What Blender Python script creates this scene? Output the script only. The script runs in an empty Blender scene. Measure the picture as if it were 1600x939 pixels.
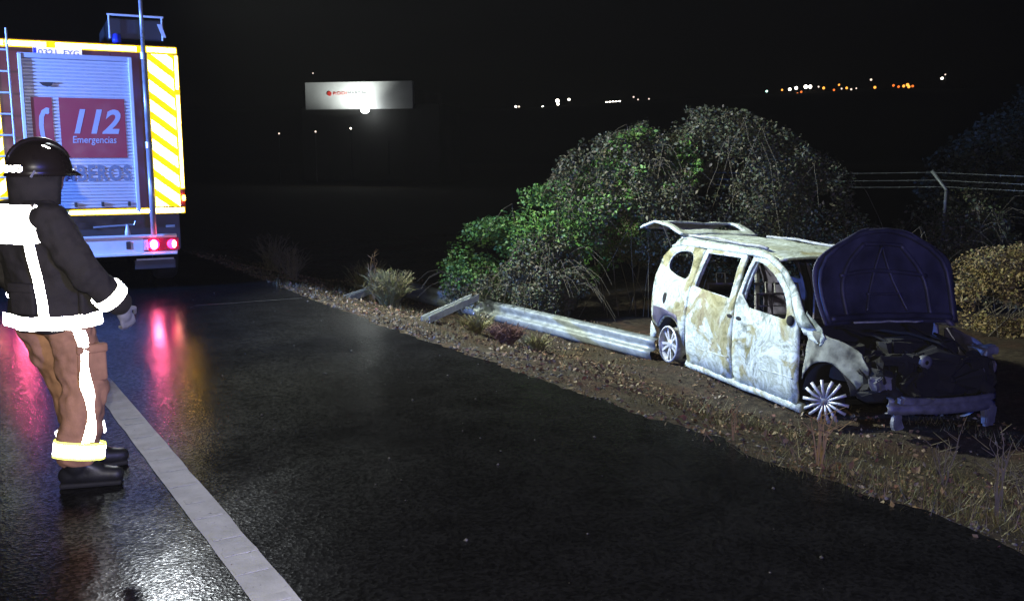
import bpy, bmesh, math, random
import numpy as np
from mathutils import Vector, Matrix, noise
R = math.radians
PI = math.pi
random.seed(7); rng = np.random.default_rng(7)
scene = bpy.context.scene
col = scene.collection

# ------------------------------------------------------------------ camera
cam_d = bpy.data.cameras.new('camera'); cam = bpy.data.objects.new('camera', cam_d); col.objects.link(cam)
cam.location = (0, 0, 1.75); cam.rotation_euler = (PI/2 - .154, 0, 0)
cam_d.sensor_fit = 'HORIZONTAL'; cam_d.sensor_width = 36; cam_d.lens = 36*1450/1600
cam_d.clip_start = .05; cam_d.clip_end = 5000
scene.camera = cam

# ------------------------------------------------------------------ night sky, lamps, exposure
world = bpy.data.worlds.new('World'); scene.world = world; world.use_nodes = True
wn = world.node_tree.nodes; wl = world.node_tree.links
sky = wn.new('ShaderNodeTexSky'); sky.sky_type = 'NISHITA'; sky.sun_disc = False
sky.sun_elevation = R(-6); sky.sun_rotation = R(120)
wl.new(sky.outputs[0], wn['Background'].inputs[0]); wn['Background'].inputs[1].default_value = .08

def lamp(name, kind, loc, power, color, size=.05, target=None, cone=None, blend=.5):
    d = bpy.data.lights.new(name, kind); d.energy = power; d.color = color; d.shadow_soft_size = size
    o = bpy.data.objects.new(name, d); col.objects.link(o); o.location = loc
    if target is not None:
        o.rotation_euler = (Vector(target) - Vector(loc)).to_track_quat('-Z', 'Y').to_euler()
    if cone: d.spot_size = R(cone); d.spot_blend = blend
    return o
# the photographer's flash, and the blue beacon of the vehicle parked behind the photographer
lamp('camera_flash', 'SPOT', (-.05, .0, 1.98), 760, (1, .95, .86), .015, (-.6, 8, .6), 100, .6)
lamp('blue_beacon', 'POINT', (4.6, -2.6, 2.3), 1600, (.07, .08, 1), .10)
# beacon of a second vehicle standing on the carriageway, left of the frame
lamp('blue_beacon', 'SPOT', (-9.6, 7.6, 2.7), 8600, (.13, .29, 1), .10, (-5.0, 11.2, 1.2), 85, .6)   # a rotating beacon throws a beam
# floodlights at the top of the fire engine's light mast (fixture is built with the engine)
MAST = Vector((-4.72, 12.0, 0))
MAST_TOP = 5.3
lamp('mast_floodlight', 'SPOT', (MAST.x + .25, MAST.y - .12, MAST_TOP), 8400, (.93, 1, .84), .16, (3.2, 10.4, -.4), 94, .9)

lamp('mast_floodlight', 'SPOT', (MAST.x + .05, MAST.y - .12, MAST_TOP), 900, (.9, .96, 1), .16, (-.5, 4.2, 0), 40, .9)

vs = scene.view_settings
vs.view_transform = 'Standard'; vs.look = 'None'; vs.exposure = 0; vs.gamma = 1; vs.use_curve_mapping = False
scene.cycles.use_denoising = True
scene.cycles.max_bounces = 6; scene.cycles.diffuse_bounces = 2; scene.cycles.glossy_bounces = 4
scene.cycles.caustics_reflective = False; scene.cycles.caustics_refractive = False
scene.cycles.sample_clamp_indirect = 4

# ------------------------------------------------------------------ node materials
class N:
    def __init__(s, name):
        s.m = bpy.data.materials.new(name); s.m.use_nodes = True
        s.t = s.m.node_tree; s.n = s.t.nodes; s.l = s.t.links
        s.b = s.n['Principled BSDF']; s.out = s.n['Material Output']
    def new(s, k, **kw):
        x = s.n.new(k)
        for a, b in kw.items(): setattr(x, a, b)
        return x
    def link(s, a, b): s.l.new(a, b)
    def coord(s, kind='Object', scale=(1, 1, 1)):
        c = s.new('ShaderNodeTexCoord'); mp = s.new('ShaderNodeMapping'); mp.inputs['Scale'].default_value = scale
        s.link(c.outputs[kind], mp.inputs[0]); return mp.outputs[0]
    def noise(s, vec, scale, detail=4, rough=.55, dist=0):
        x = s.new('ShaderNodeTexNoise'); s.link(vec, x.inputs['Vector'])
        x.inputs['Scale'].default_value = scale; x.inputs['Detail'].default_value = detail
        x.inputs['Roughness'].default_value = rough; x.inputs['Distortion'].default_value = dist
        return x.outputs[0]
    def ramp(s, fac, stops):
        x = s.new('ShaderNodeValToRGB'); s.link(fac, x.inputs[0]); e = x.color_ramp.elements
        while len(e) < len(stops): e.new(.5)
        for i, (p, c) in enumerate(stops):
            e[i].position = p; e[i].color = (*c, 1) if not isinstance(c, (int, float)) else (c, c, c, 1)
        return x.outputs[0]
    def mix(s, f, a, b, mode='MIX'):
        x = s.new('ShaderNodeMix', data_type='RGBA', blend_type=mode)
        for v, i in ((f, 0), (a, 6), (b, 7)):
            if isinstance(v, (int, float)): x.inputs[i].default_value = v if i == 0 else (v, v, v, 1)
            elif isinstance(v, tuple): x.inputs[i].default_value = (*v, 1)
            else: s.link(v, x.inputs[i])
        return x.outputs[2]
    def bump(s, h, strength=.3, dist=.01):
        x = s.new('ShaderNodeBump'); x.inputs['Strength'].default_value = strength; x.inputs['Distance'].default_value = dist
        s.link(h, x.inputs['Height']); s.link(x.outputs[0], s.b.inputs['Normal']); return x
    def set(s, color=None, rough=None, metal=None, spec=None):
        for v, k in ((color, 'Base Color'), (rough, 'Roughness'), (metal, 'Metallic'), (spec, 'Specular IOR Level')):
            if v is None: continue
            if isinstance(v, tuple): s.b.inputs[k].default_value = (*v, 1)
            elif isinstance(v, (int, float)): s.b.inputs[k].default_value = v
            else: s.link(v, s.b.inputs[k])
        return s

def worn(name, c, rough=.5, metal=0., var=.25, scale=6, bump=.15):
    """a plain material with slight dirt and tone variation"""
    n = N(name); v = n.coord(); f = n.noise(v, scale, 5)
    dk = tuple(x*(1-var) for x in c); lt = tuple(min(1, x*(1+var*.6)) for x in c)
    n.set(n.ramp(f, [(.3, dk), (.7, lt)]), n.ramp(f, [(.3, max(0, rough-.1)), (.7, min(1, rough+.1))]), metal)
    if bump: n.bump(n.noise(v, scale*8, 3), bump, .004)
    return n.m

def glow(name, c, strength):
    n = N(name); n.set((0, 0, 0), .5)
    n.b.inputs['Emission Color'].default_value = (*c, 1); n.b.inputs['Emission Strength'].default_value = strength
    return n.m

def retro(name, c, rough=.27):
    """retroreflective sheeting: glass beads send light back towards where it came from, so the lobe is
    centred on the incoming direction instead of the mirror direction"""
    n = N(name); n.set(c, .5)
    g = n.new('ShaderNodeBsdfGlossy'); g.inputs['Color'].default_value = (*c, 1); g.inputs['Roughness'].default_value = rough
    geo = n.new('ShaderNodeNewGeometry'); n.link(geo.outputs['Incoming'], g.inputs['Normal'])
    a = n.new('ShaderNodeMixShader'); a.inputs[0].default_value = .6
    n.link(n.b.outputs[0], a.inputs[1]); n.link(g.outputs[0], a.inputs[2]); n.link(a.outputs[0], n.out.inputs[0])
    return n.m

def leafmat(name, cols, rough=.55, trans=.15):
    n = N(name); geo = n.new('ShaderNodeNewGeometry')
    k = len(cols); n.set(n.ramp(geo.outputs['Random Per Island'], [((i+.5)/k, c) for i, c in enumerate(cols)]), rough)
    n.b.inputs['Specular IOR Level'].default_value = .35
    return n.m

def burnt_paint(name, ochre=.5, seed=0.):
    n = N(name); v = n.coord()
    off = n.new('ShaderNodeVectorMath', operation='ADD'); off.inputs[1].default_value = (seed, seed*.7, seed*1.3); n.link(v, off.inputs[0]); v = off.outputs[0]
    w = n.noise(v, 1.9, 4, .58, 1.2)            # big flaking islands
    w2 = n.noise(v, 3.4, 6, .64, 1.2)           # swirling flakes
    w3 = n.noise(v, 22, 4, .6, .6)
    ash = n.ramp(w2, [(.28, (.10, .12, .10)), (.38, (.24, .27, .23)), (.46, (.50, .56, .51)), (.52, (.29, .32, .25)), (.58, (.52, .58, .53)), (.66, (.56, .62, .58)), (.74, (.28, .29, .20))])
    rust = n.ramp(w2, [(.32, (.10, .10, .04)), (.46, (.23, .20, .07)), (.53, (.32, .31, .17)), (.60, (.20, .16, .06)), (.7, (.16, .12, .05))])
    m = n.ramp(w, [(.585 - .09*ochre, 0.), (.64 - .09*ochre, .9)])
    c = n.mix(m, ash, rust)
    sp = n.ramp(w3, [(.30, .62), (.46, 1.)])
    c = n.mix(1., c, sp, 'MULTIPLY')
    n.set(c, n.ramp(w2, [(.3, .9), (.7, .6)]), 0., .25)
    n.bump(w2, .5, .012)
    return n.m

def road_material():
    n = N('wet_asphalt'); v = n.coord()
    big = n.noise(v, .42, 4, .6, .7)
    fine = n.noise(v, 46, 4, .75)
    vor = n.new('ShaderNodeTexVoronoi'); n.link(v, vor.inputs['Vector']); vor.inputs['Scale'].default_value = 62
    tone = n.ramp(n.noise(v, 3, 5), [(.3, (.005, .0050, .0052)), (.7, (.010, .0100, .0104))])
    grain = n.ramp(vor.outputs['Color'], [(.2, .6), (.8, 1.5)])
    n.set(n.mix(1., tone, grain, 'MULTIPLY'), n.ramp(big, [(.36, .15), (.48, .19), (.62, .24)]), 0., n.ramp(vor.outputs['Color'], [(.25, .06), (.5, .14), (.72, .42)]))
    h = n.mix(.5, vor.outputs['Distance'], fine)
    b = n.bump(h, .3, .0045)
    n.link(n.ramp(big, [(.36, .14), (.46, .26), (.62, .36)]), b.inputs['Strength'])
    return n.m

def soil_material():
    n = N('verge_soil'); v = n.coord()
    a = n.noise(v, 1.6, 6, .65, .6); b = n.noise(v, 14, 6, .7); c = n.noise(v, 60, 4, .7)
    base = n.ramp(b, [(.30, (.014, .011, .007)), (.5, (.036, .027, .017)), (.62, (.066, .052, .033)), (.75, (.035, .030, .015))])
    red = n.ramp(b, [(.35, (.03, .014, .008)), (.65, (.065, .034, .020))])
    col_ = n.mix(n.ramp(a, [(.50, 0.), (.62, .7)]), base, red)
    n.set(n.mix(1., col_, n.ramp(c, [(.3, .5), (.7, 1.3)]), 'MULTIPLY'), .9, 0., .2)
    n.bump(n.mix(.5, b, c), .9, .03)
    return n.m

def line_paint():
    n = N('worn_line_paint'); v = n.coord(); a = n.noise(v, 5, 5, .6); b = n.noise(v, 38, 5, .7, .5)
    c = n.ramp(a, [(.3, (.40, .41, .42)), (.7, (.62, .63, .65))])
    n.set(n.mix(n.ramp(b, [(.30, 1.), (.37, .0)]), c, (.05, .05, .05)), .6, 0., .3); n.bump(b, .5, .006)
    return n.m

M = dict(
    road=road_material(), soil=soil_material(),
    linepaint=line_paint(),
    stain=worn('dried_foam', (.026, .027, .029), .6, 0, .5, 9),
    paint=burnt_paint('burnt_paint', .25), paint_rear=burnt_paint('burnt_paint_flaked', 1.15, 3.1), paint_white=burnt_paint('burnt_paint_ash', -.7, 8.2),
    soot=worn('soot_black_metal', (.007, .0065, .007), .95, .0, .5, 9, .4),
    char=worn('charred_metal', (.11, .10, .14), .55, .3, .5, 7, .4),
    alu=worn('bare_aluminium', (.15, .155, .17), .5, .3, .35, 12, .3),
    rim=worn('alloy_rim', (.46, .48, .50), .42, .25, .25, 20, .2),
    ashgrey=worn('ash_grey', (.34, .35, .34), .9, 0, .5, 16, .5),
    galv=worn('galvanised_steel', (.22, .25, .25), .5, .35, .35, 9, .2),
    fire_red=worn('engine_red_paint', (.17, .013, .010), .35, 0, .15, 3, 0),
    white=worn('white_paint', (.70, .71, .74), .4, 0, .12, 5, 0),
    shutter=worn('shutter_aluminium', (.52, .54, .58), .38, .15, .12, 4, 0),
    decal=worn('red_decal', (.42, .035, .05), .45, 0, .1, 4, 0),
    decal_txt=worn('decal_lettering', (.50, .48, .55), .5, 0, .1, 4, 0),
    lettering=worn('grey_lettering', (.20, .22, .28), .5, 0, .1, 4, 0),
    black=worn('black_plastic', (.02, .02, .022), .45, 0, .3, 8, .1),
    rubber=worn('tyre_rubber', (.015, .015, .016), .8, 0, .3, 20, .3),
    steel=worn('mast_steel', (.45, .46, .50), .35, .5, .2, 8, 0),
    yellow_retro=retro('yellow_retroreflective', (1., .90, .34), .21), yellow_soft=retro('yellow_film', (1., .66, .0), .34), white_retro=retro('white_retroreflective', (.95, .95, .90), .24),
    lime_retro=retro('lime_retroreflective', (.75, .85, .12), .4), yellow_dull=worn('yellow_film', (.55, .36, .01), .4, 0, .1, 4, 0),
    plate=retro('plate_retroreflective', (.9, .88, .9), .36),
    tail=glow('tail_lamp_red', (1, .01, .10), 16), tail_core=glow('tail_lamp_bulb', (1, .12, .26), 190), tail_core2=glow('outer_lamp_bulb', (1, .40, .22), 26),
    tail_lens=worn('red_lens', (.30, .01, .02), .2, 0, .1, 4, 0), amber=glow('amber_marker', (1, .50, .02), 60), blue_lens=worn('blue_lens', (.03, .05, .5), .15, 0, .1, 4, 0),
    flood=glow('floodlight_lens', (.95, 1, .98), 40),
    jacket=worn('turnout_jacket_cloth', (.040, .034, .030), .85, 0, .35, 18, .5), trouser=worn('turnout_trouser_cloth', (.52, .27, .155), .9, 0, .25, 14, .5),
    skin=worn('skin', (.42, .24, .17), .55, 0, .1, 10, 0), helmet=worn('helmet_shell', (.022, .016, .013), .32, 0, .2, 6, 0),
    boot=worn('boot_leather', (.016, .016, .018), .45, 0, .3, 10, .2), glove=worn('glove_leather', (.30, .30, .33), .7, 0, .3, 18, .3),
    green_leaf=leafmat('bramble_leaf_green', [(.035, .10, .014), (.055, .15, .02), (.085, .19, .03), (.05, .09, .025), (.12, .19, .045)]),
    grey_leaf=leafmat('bramble_leaf_dusty', [(.045, .052, .026), (.075, .068, .040), (.04, .065, .025), (.12, .105, .070), (.060, .042, .024), (.035, .05, .02)]),
    dry_leaf=leafmat('dry_leaf', [(.16, .11, .045), (.22, .16, .06), (.11, .07, .03), (.28, .22, .09), (.14, .13, .04)]),
    dark_leaf=leafmat('dark_leaf', [(.02, .03, .018), (.03, .04, .022), (.04, .045, .03)]),
    broom=leafmat('broom_stem', [(.09, .10, .035), (.14, .14, .05), (.18, .15, .07), (.10, .08, .04)]),
    grass=leafmat('verge_grass', [(.05, .055, .018), (.08, .075, .025), (.13, .10, .045), (.06, .07, .02), (.11, .08, .035)]),
    litter=leafmat('leaf_litter', [(.06, .035, .02), (.10, .06, .03), (.16, .11, .06), (.05, .04, .025), (.13, .05, .03), (.22, .18, .12)], .8),
    pebble=leafmat('pebble', [(.05, .048, .043), (.09, .085, .078), (.035, .033, .03), (.14, .135, .125)], .8),
    cane=worn('dead_cane', (.10, .085, .055), .85, 0, .4, 12, .2), straw=worn('straw_stalk', (.20, .13, .06), .85, 0, .35, 12, .2),
    redstem=worn('reddish_dry_plant', (.075, .03, .02), .9, 0, .4, 12, .2),
    wall=worn('hall_cladding', (.02, .02, .02), .7, 0, .2, .4, 0), fascia=worn('white_fascia', (.62, .64, .64), .55, 0, .12, .6, 0), signred=worn('sign_red', (.6, .04, .03), .5, 0, .1, 4, 0), signgrey=worn('sign_grey', (.12, .13, .15), .5, 0, .1, 4, 0),
    hill=worn('hill_scrub', (.012, .013, .010), 1, 0, .4, .02, 0),
    lamp_white=glow('street_lamp_white', (1, .93, .78), 11), lamp_amber=glow('street_lamp_amber', (1, .36, .05), 2.6), lamp_orange=glow('street_lamp_orange', (1, .20, .03), 1.6), lamp_cool=glow('street_lamp_cool', (.55, 1, .85), 4), lamp_dim=glow('street_lamp_dim', (1, .8, .65), 1.6), pole=worn('lamp_post_paint', (.1, .1, .1), .6, 0, .2, 1, 0),
)

# ------------------------------------------------------------------ mesh helpers
class MB:
    def __init__(s): s.v = []; s.f = []
    def add(s, vs, fs):
        o = len(s.v); s.v += [tuple(p) for p in vs]; s.f += [tuple(i+o for i in f) for f in fs]; return s
    def box(s, c, d, rot=None, bev=0.):
        x, y, z = (k/2 for k in d)
        if bev:
            bm = bmesh.new(); bmesh.ops.create_cube(bm, size=1)
            bmesh.ops.scale(bm, vec=d, verts=bm.verts); bmesh.ops.bevel(bm, geom=bm.edges[:], offset=bev, segments=2, affect='EDGES', profile=.5)
            vs = [v.co.copy() for v in bm.verts]; fs = [[v.index for v in f.verts] for f in bm.faces]; bm.free()
        else:
            vs = [Vector((a*x, b*y, e*z)) for a in (-1, 1) for b in (-1, 1) for e in (-1, 1)]
            fs = [(0, 1, 3, 2), (4, 6, 7, 5), (0, 4, 5, 1), (2, 3, 7, 6), (0, 2, 6, 4), (1, 5, 7, 3)]
        if rot is not None: vs = [rot @ v for v in vs]
        return s.add([v + Vector(c) for v in vs], fs)
    def tube(s, pts, r, n=8, cap=True, r2=None):
        pts = [Vector(p) for p in pts]; k = len(pts); rs = r if isinstance(r, (list, tuple)) else [r]*k
        vs = []; up = Vector((0, 0, 1)); u = None
        for i, p in enumerate(pts):
            t = (pts[min(i+1, k-1)] - pts[max(i-1, 0)]).normalized()
            if u is None: u = t.cross(up if abs(t.z) < .95 else Vector((1, 0, 0))).normalized()
            else: u = (u - t*u.dot(t)).normalized()
            w = t.cross(u)
            for j in range(n):
                a = 2*PI*j/n; vs.append(p + u*math.cos(a)*rs[i] + w*math.sin(a)*rs[i])
        fs = [(i*n+j, i*n+(j+1) % n, (i+1)*n+(j+1) % n, (i+1)*n+j) for i in range(k-1) for j in range(n)]
        if cap: fs += [tuple(range(n-1, -1, -1)), tuple((k-1)*n+j for j in range(n))]
        return s.add(vs, fs)
    def ball(s, c, r, nu=12, nv=8, mat=None):
        r = (r, r, r) if isinstance(r, (int, float)) else r
        vs = [Vector((0, 0, r[2]))]
        for i in range(1, nv):
            for j in range(nu):
                a, b = PI*i/nv, 2*PI*j/nu
                vs.append(Vector((r[0]*math.sin(a)*math.cos(b), r[1]*math.sin(a)*math.sin(b), r[2]*math.cos(a))))
        vs.append(Vector((0, 0, -r[2]))); L = len(vs)-1
        fs = [(0, 1+j, 1+(j+1) % nu) for j in range(nu)]
        for i in range(nv-2):
            for j in range(nu): fs.append((1+i*nu+j, 1+(i+1)*nu+j, 1+(i+1)*nu+(j+1) % nu, 1+i*nu+(j+1) % nu))
        fs += [(L, 1+(nv-2)*nu+(j+1) % nu, 1+(nv-2)*nu+j) for j in range(nu)]
        if mat is not None: vs = [mat @ v for v in vs]
        return s.add([v + Vector(c) for v in vs], fs)
    def limb(s, pts, rs, n=12):
        """tapered tube with rounded ends and joints"""
        s.tube(pts, list(rs), n)
        for p, r in zip(pts, rs): s.ball(p, r*.995, n, 8)
        return s
    def lathe(s, prof, axis='z', c=(0, 0, 0), n=24, close=False):
        vs = []
        for (r, h) in prof:
            for j in range(n):
                a = 2*PI*j/n; p = (r*math.cos(a), r*math.sin(a), h)
                if axis == 'y': p = (p[0], p[2], p[1])
                if axis == 'x': p = (p[2], p[0], p[1])
                vs.append(Vector(p) + Vector(c))
        k = len(prof)
        fs = [(i*n+j, i*n+(j+1) % n, (i+1)*n+(j+1) % n, (i+1)*n+j) for i in range(k-1) for j in range(n)]
        if close: fs += [tuple(range(n-1, -1, -1)), tuple((k-1)*n+j for j in range(n))]
        return s.add(vs, fs)
    def prism(s, pts, d):
        """polygon pts (3D) extruded by vector d"""
        k = len(pts); d = Vector(d); vs = [Vector(p) for p in pts] + [Vector(p)+d for p in pts]
        return s.add(vs, [tuple(range(k-1, -1, -1)), tuple(range(k, 2*k))] + [(i, (i+1) % k, k+(i+1) % k, k+i) for i in range(k)])
    def build(s, name, mat, parent=None, smooth=False):
        me = bpy.data.meshes.new(name); me.from_pydata(s.v, [], s.f); me.update()
        bm = bmesh.new(); bm.from_mesh(me); bmesh.ops.recalc_face_normals(bm, faces=bm.faces[:]); bm.to_mesh(me); bm.free()
        return link(name, me, mat, parent, smooth)

def link(name, me, mat, parent=None, smooth=False):
    if isinstance(mat, str): mat = M[mat]
    me.materials.clear(); me.materials.append(mat)
    if smooth: me.polygons.foreach_set('use_smooth', [True]*len(me.polygons))
    o = bpy.data.objects.new(name, me); col.objects.link(o); o.parent = parent
    return o
def tag(o, label=None, cat=None, group=None, kind=None):
    for k, v in (('label', label), ('category', cat), ('group', group), ('kind', kind)):
        if v: o[k] = v
    return o
def thing(name, label, cat, loc=(0, 0, 0), rot=(0, 0, 0), group=None):
    o = bpy.data.objects.new(name, None); col.objects.link(o); o.location = loc; o.rotation_euler = rot
    o.empty_display_size = .2
    return tag(o, label, cat, group)
def mod(o, kind, **kw):
    m = o.modifiers.new(kind.lower(), kind)
    for a, b in kw.items(): setattr(m, a, b)
    return o
def text(name, s, size, mat, parent, loc, rot, shear=0., extrude=.002, bold=0., align='CENTER', spacing=1., width=None):
    c = bpy.data.curves.new(name, 'FONT'); c.body = s; c.size = size; c.shear = shear; c.extrude = extrude; c.offset = bold
    c.align_x = align; c.align_y = 'CENTER'; c.space_character = spacing; c.resolution_u = 3
    t = bpy.data.objects.new(name + '_curve', c); col.objects.link(t)
    bpy.context.view_layer.update()
    me = bpy.data.meshes.new_from_object(t.evaluated_get(bpy.context.evaluated_depsgraph_get()))
    bpy.data.objects.remove(t); bpy.data.curves.remove(c); me.name = name
    o = link(name, me, mat, parent)
    o.location = loc; o.rotation_euler = rot
    if width: o.scale[0] = width / max(1e-6, max(v.co.x for v in me.vertices) - min(v.co.x for v in me.vertices))
    return o
def fbm(p, k=3): return noise.fractal(Vector(p), 1., 2., k)
def mesh_np(name, v, f):
    """fast mesh from an (n,3) array and equal-sized faces"""
    me = bpy.data.meshes.new(name); v = np.asarray(v, np.float32); f = np.asarray(f, np.int32); k = f.shape[1]
    me.vertices.add(len(v)); me.vertices.foreach_set('co', v.ravel())
    me.loops.add(f.size); me.loops.foreach_set('vertex_index', f.ravel())
    me.polygons.add(len(f)); me.polygons.foreach_set('loop_start', np.arange(0, f.size, k, dtype=np.int32))
    me.update(calc_edges=True); me.validate(); return me

# road frame: s along the road (away from the camera), o across it to the right
D = Vector((-.534, .8455, 0)); X_ = Vector((.8455, .534, 0))
def rc(s, o, z=0.): return D*s + X_*o + Vector((0, 0, z))
def so(x, y): return x*D.x + y*D.y, x*X_.x + y*X_.y
def zg(x, y):
    s, o = so(x, y)
    z = np.interp(o, [-60, -9, 3.6, 4.05, 4.6, 6.6, 9.5, 12, 40], [-.6, -.06, -.03, -.012, -.11, -.74, -.80, -.70, -1.2])
    k = min(1, max(0, (o-4.0)/.6)) * min(1, max(0, (60-abs(s))/30))
    return float(z) + k*(.07*fbm((x*.7, y*.7, 0), 3) + .035*fbm((x*3.1, y*3.1, 5), 3))

# ------------------------------------------------------------------ ground, road, hills
def axis(a, b, st, far):
    m = list(np.arange(a, b, st)); lo, hi = [], []
    k, x = st, a
    while x > -far: k *= 1.5; x -= k; lo.append(x)
    k, x = st, m[-1]
    while x < far: k *= 1.5; x += k; hi.append(x)
    return lo[::-1] + m + hi
S_ = axis(-3, 26, .16, 1500); O_ = axis(3.6, 13, .13, 1500)
vs_ = []
for s in S_:
    for o in O_:
        p = rc(s, o); vs_.append((p.x, p.y, zg(p.x, p.y)))
nO = len(O_)
fs_ = [(i*nO+j, i*nO+j+1, (i+1)*nO+j+1, (i+1)*nO+j) for i in range(len(S_)-1) for j in range(nO-1)]
g = link('ground', mesh_np('ground', vs_, fs_), 'soil', None, True); tag(g, kind='structure')

sv = list(np.arange(-14, 40, .05)) + list(np.arange(40, 420, 10)); vs_ = []; ov = [-8, -4, 0, 2, 3.2, 3.7]
for s in sv:
    for o in ov + [4.02 + .09*fbm((s*1.3, 0, 3), 4) + .05*fbm((s*7, 2, 3), 4) + .05*math.sin(s*.5)]:
        vs_.append(rc(s, o, 0))
k = len(ov)+1
road = link('road', mesh_np('road', vs_, [(i*k+j, i*k+j+1, (i+1)*k+j+1, (i+1)*k+j) for i in range(len(sv)-1) for j in range(k-1)]), 'road'); tag(road, kind='structure')
# edge line with raised ribs
m = MB(); L = []
for s in np.arange(-4, 120, .2):
    a = .008*fbm((s*3, 1, 0), 3); b = .008*fbm((s*3, 7, 0), 3)
    L += [rc(s, .975+a, .004), rc(s, 1.145+b, .004)]
m.add(L, [(2*i, 2*i+1, 2*i+3, 2*i+2) for i in range(len(L)//2-1)])
line = m.build('edge_line', 'linepaint', road)
rib = MB().box((0, 0, .003), (.166, .050, .0025), None, .001)
rib0 = rib.build('rib', 'linepaint', line)
ang = math.atan2(X_.y, X_.x)
for i, s in enumerate(np.arange(.6, 22, .26)):
    o = rib0 if i == 0 else rib0.copy()
    if i: col.objects.link(o); o.parent = line
    o.location = rc(s + random.uniform(-.06, .06), 1.06 + random.uniform(-.012, .012), .0035); o.scale = (random.uniform(.55, .95), random.uniform(.7, 1.6), random.uniform(.6, 1)); o.rotation_euler = (0, 0, ang)
# a sealed joint across the shoulder
m = MB(); L = []
for t in np.linspace(0, 1, 40):
    p = Vector((-3.75, 10.85, .004)).lerp(Vector((-2.62, 11.45, .004)), t); p.y += .03*fbm((t*4, 0, 0), 2)
    L += [p + Vector((0, -.010, 0)), p + Vector((0, .010, 0))]
m.add(L, [(2*i, 2*i+1, 2*i+3, 2*i+2) for i in range(39)]); m.build('sealed_joint', 'stain', road)

# far ridge carrying the town
HX = np.linspace(-900, 900, 90); HY = np.linspace(300, 1500, 50)
def zh(x, y):
    t = min(1, max(0, (y-330)/150)); t = t*t*(3-2*t)
    e = 26 + 12*max(0, min(1, (x-0)/190)) + 3*fbm((x*.004, y*.004, 0), 3)
    return -1.5 + t*e
link('hill', mesh_np('hill', [(x, y, zh(x, y)) for y in HY for x in HX], [(j*90+i, j*90+i+1, (j+1)*90+i+1, (j+1)*90+i) for j in range(49) for i in range(89)]), 'hill', None, True)['kind'] = 'structure'

def at(x, y, d):
    """a point in the place d metres in front of the camera, seen at photo position x, y (used for surveying only)"""
    r = (x-800)/1450; u = -(y-469.5)/1450; c, s = math.cos(.154), math.sin(.154)
    v = Vector((r, c+u*s, -s+u*c)); return Vector((0, 0, 1.75)) + v*(d/v.y)

# ------------------------------------------------------------------ fire engine (local: x right, y forward, z up, rear face at y = 0)
TH = R(27)
truck = thing('fire_engine', 'red fire engine seen from behind, yellow reflective chevrons and grey roller shutter marked 112', 'fire engine', (-5.49, 11.68, 0), (0, 0, TH))
TL, TR = -1.10, 1.34; TC = (TL+TR)/2
E_ = (PI/2, 0, 0)
MB().box((TC, 2.2, 2.10), (TR-TL, 4.4, 2.10), None, .035).build('body', 'fire_red', truck)
MB().box((TC, 3.4, .78), (2.3, 6.4, .5)).build('chassis', 'black', truck)
cab = MB().box((TC, 5.85, 1.72), (2.4, 2.2, 2.35), None, .12).build('cab', 'fire_red', truck)
MB().box((TC, 6.97, 2.05), (2.1, .04, .95), None, .015).build('windscreen', 'black', cab)
for x in (TL+.17, TR-.17):
    for y in (1.35, 5.7):
        w = MB().lathe([(.20, -.15), (.46, -.15), (.5, -.1), (.5, .1), (.46, .15), (.20, .15)], 'x', (x, y, .5), 28).build('wheel', 'rubber', truck, True)
        MB().lathe([(.02, -.12), (.24, -.10), (.28, -.14), (.28, .14), (.24, .1), (.02, .12)], 'x', (x, y, .5), 24).build('rim', 'steel', w, True)
# roller shutter: corrugated slats in a frame
dl, dr, db, dt = -.46, .73, 1.10, 2.92
m = MB(); prof = []
n_sl = 44
for i in range(n_sl):
    z0 = db + (dt-db)*i/n_sl; h = (dt-db)/n_sl
    prof += [(-.018, z0+.004), (-.030, z0+h*.25), (-.030, z0+h*.8), (-.018, z0+h-.001)]
vs_ = []
for (y, z) in prof: vs_ += [(dl, y, z), (dr, y, z)]
m.add(vs_, [(2*i, 2*i+1, 2*i+3, 2*i+2) for i in range(len(prof)-1)])
sh = m.build('roller_shutter', 'shutter', truck)
for x in (dl-.02, dr+.02): MB().box((x, -.035, (db+dt)/2), (.045, .07, dt-db+.1), None, .008).build('shutter_rail', 'white', truck)
MB().box(((dl+dr)/2, -.03, dt+.03), (dr-dl+.08, .055, .06), None, .008).build('shutter_hood', 'decal_txt', truck)
MB().prism([(-.29, -.034, 2.635), (-.13, -.034, 2.64), (-.155, -.034, 2.60), (-.20, -.034, 2.585), (-.25, -.034, 2.595)], (0, -.02, 0)).build('lift_handle', 'black', sh)
for x in (.02, .33, .64): MB().box((x, -.045, 1.15), (.035, .03, .06), None, .005).build('latch', 'black', sh)
def film(name, pts, mat, parent=truck, y=-.0335, t=.0015): return MB().prism([(x, y, z) for x, z in pts], (0, -t, 0)).build(name, mat, parent)
rect = lambda a, b, c, d: [(a, c), (b, c), (b, d), (a, d)]
film('red_panel', rect(-.395, -.165, 1.73, 2.46), 'decal', sh)
film('red_panel', rect(-.09, .655, 1.73, 2.46), 'decal', sh)
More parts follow.
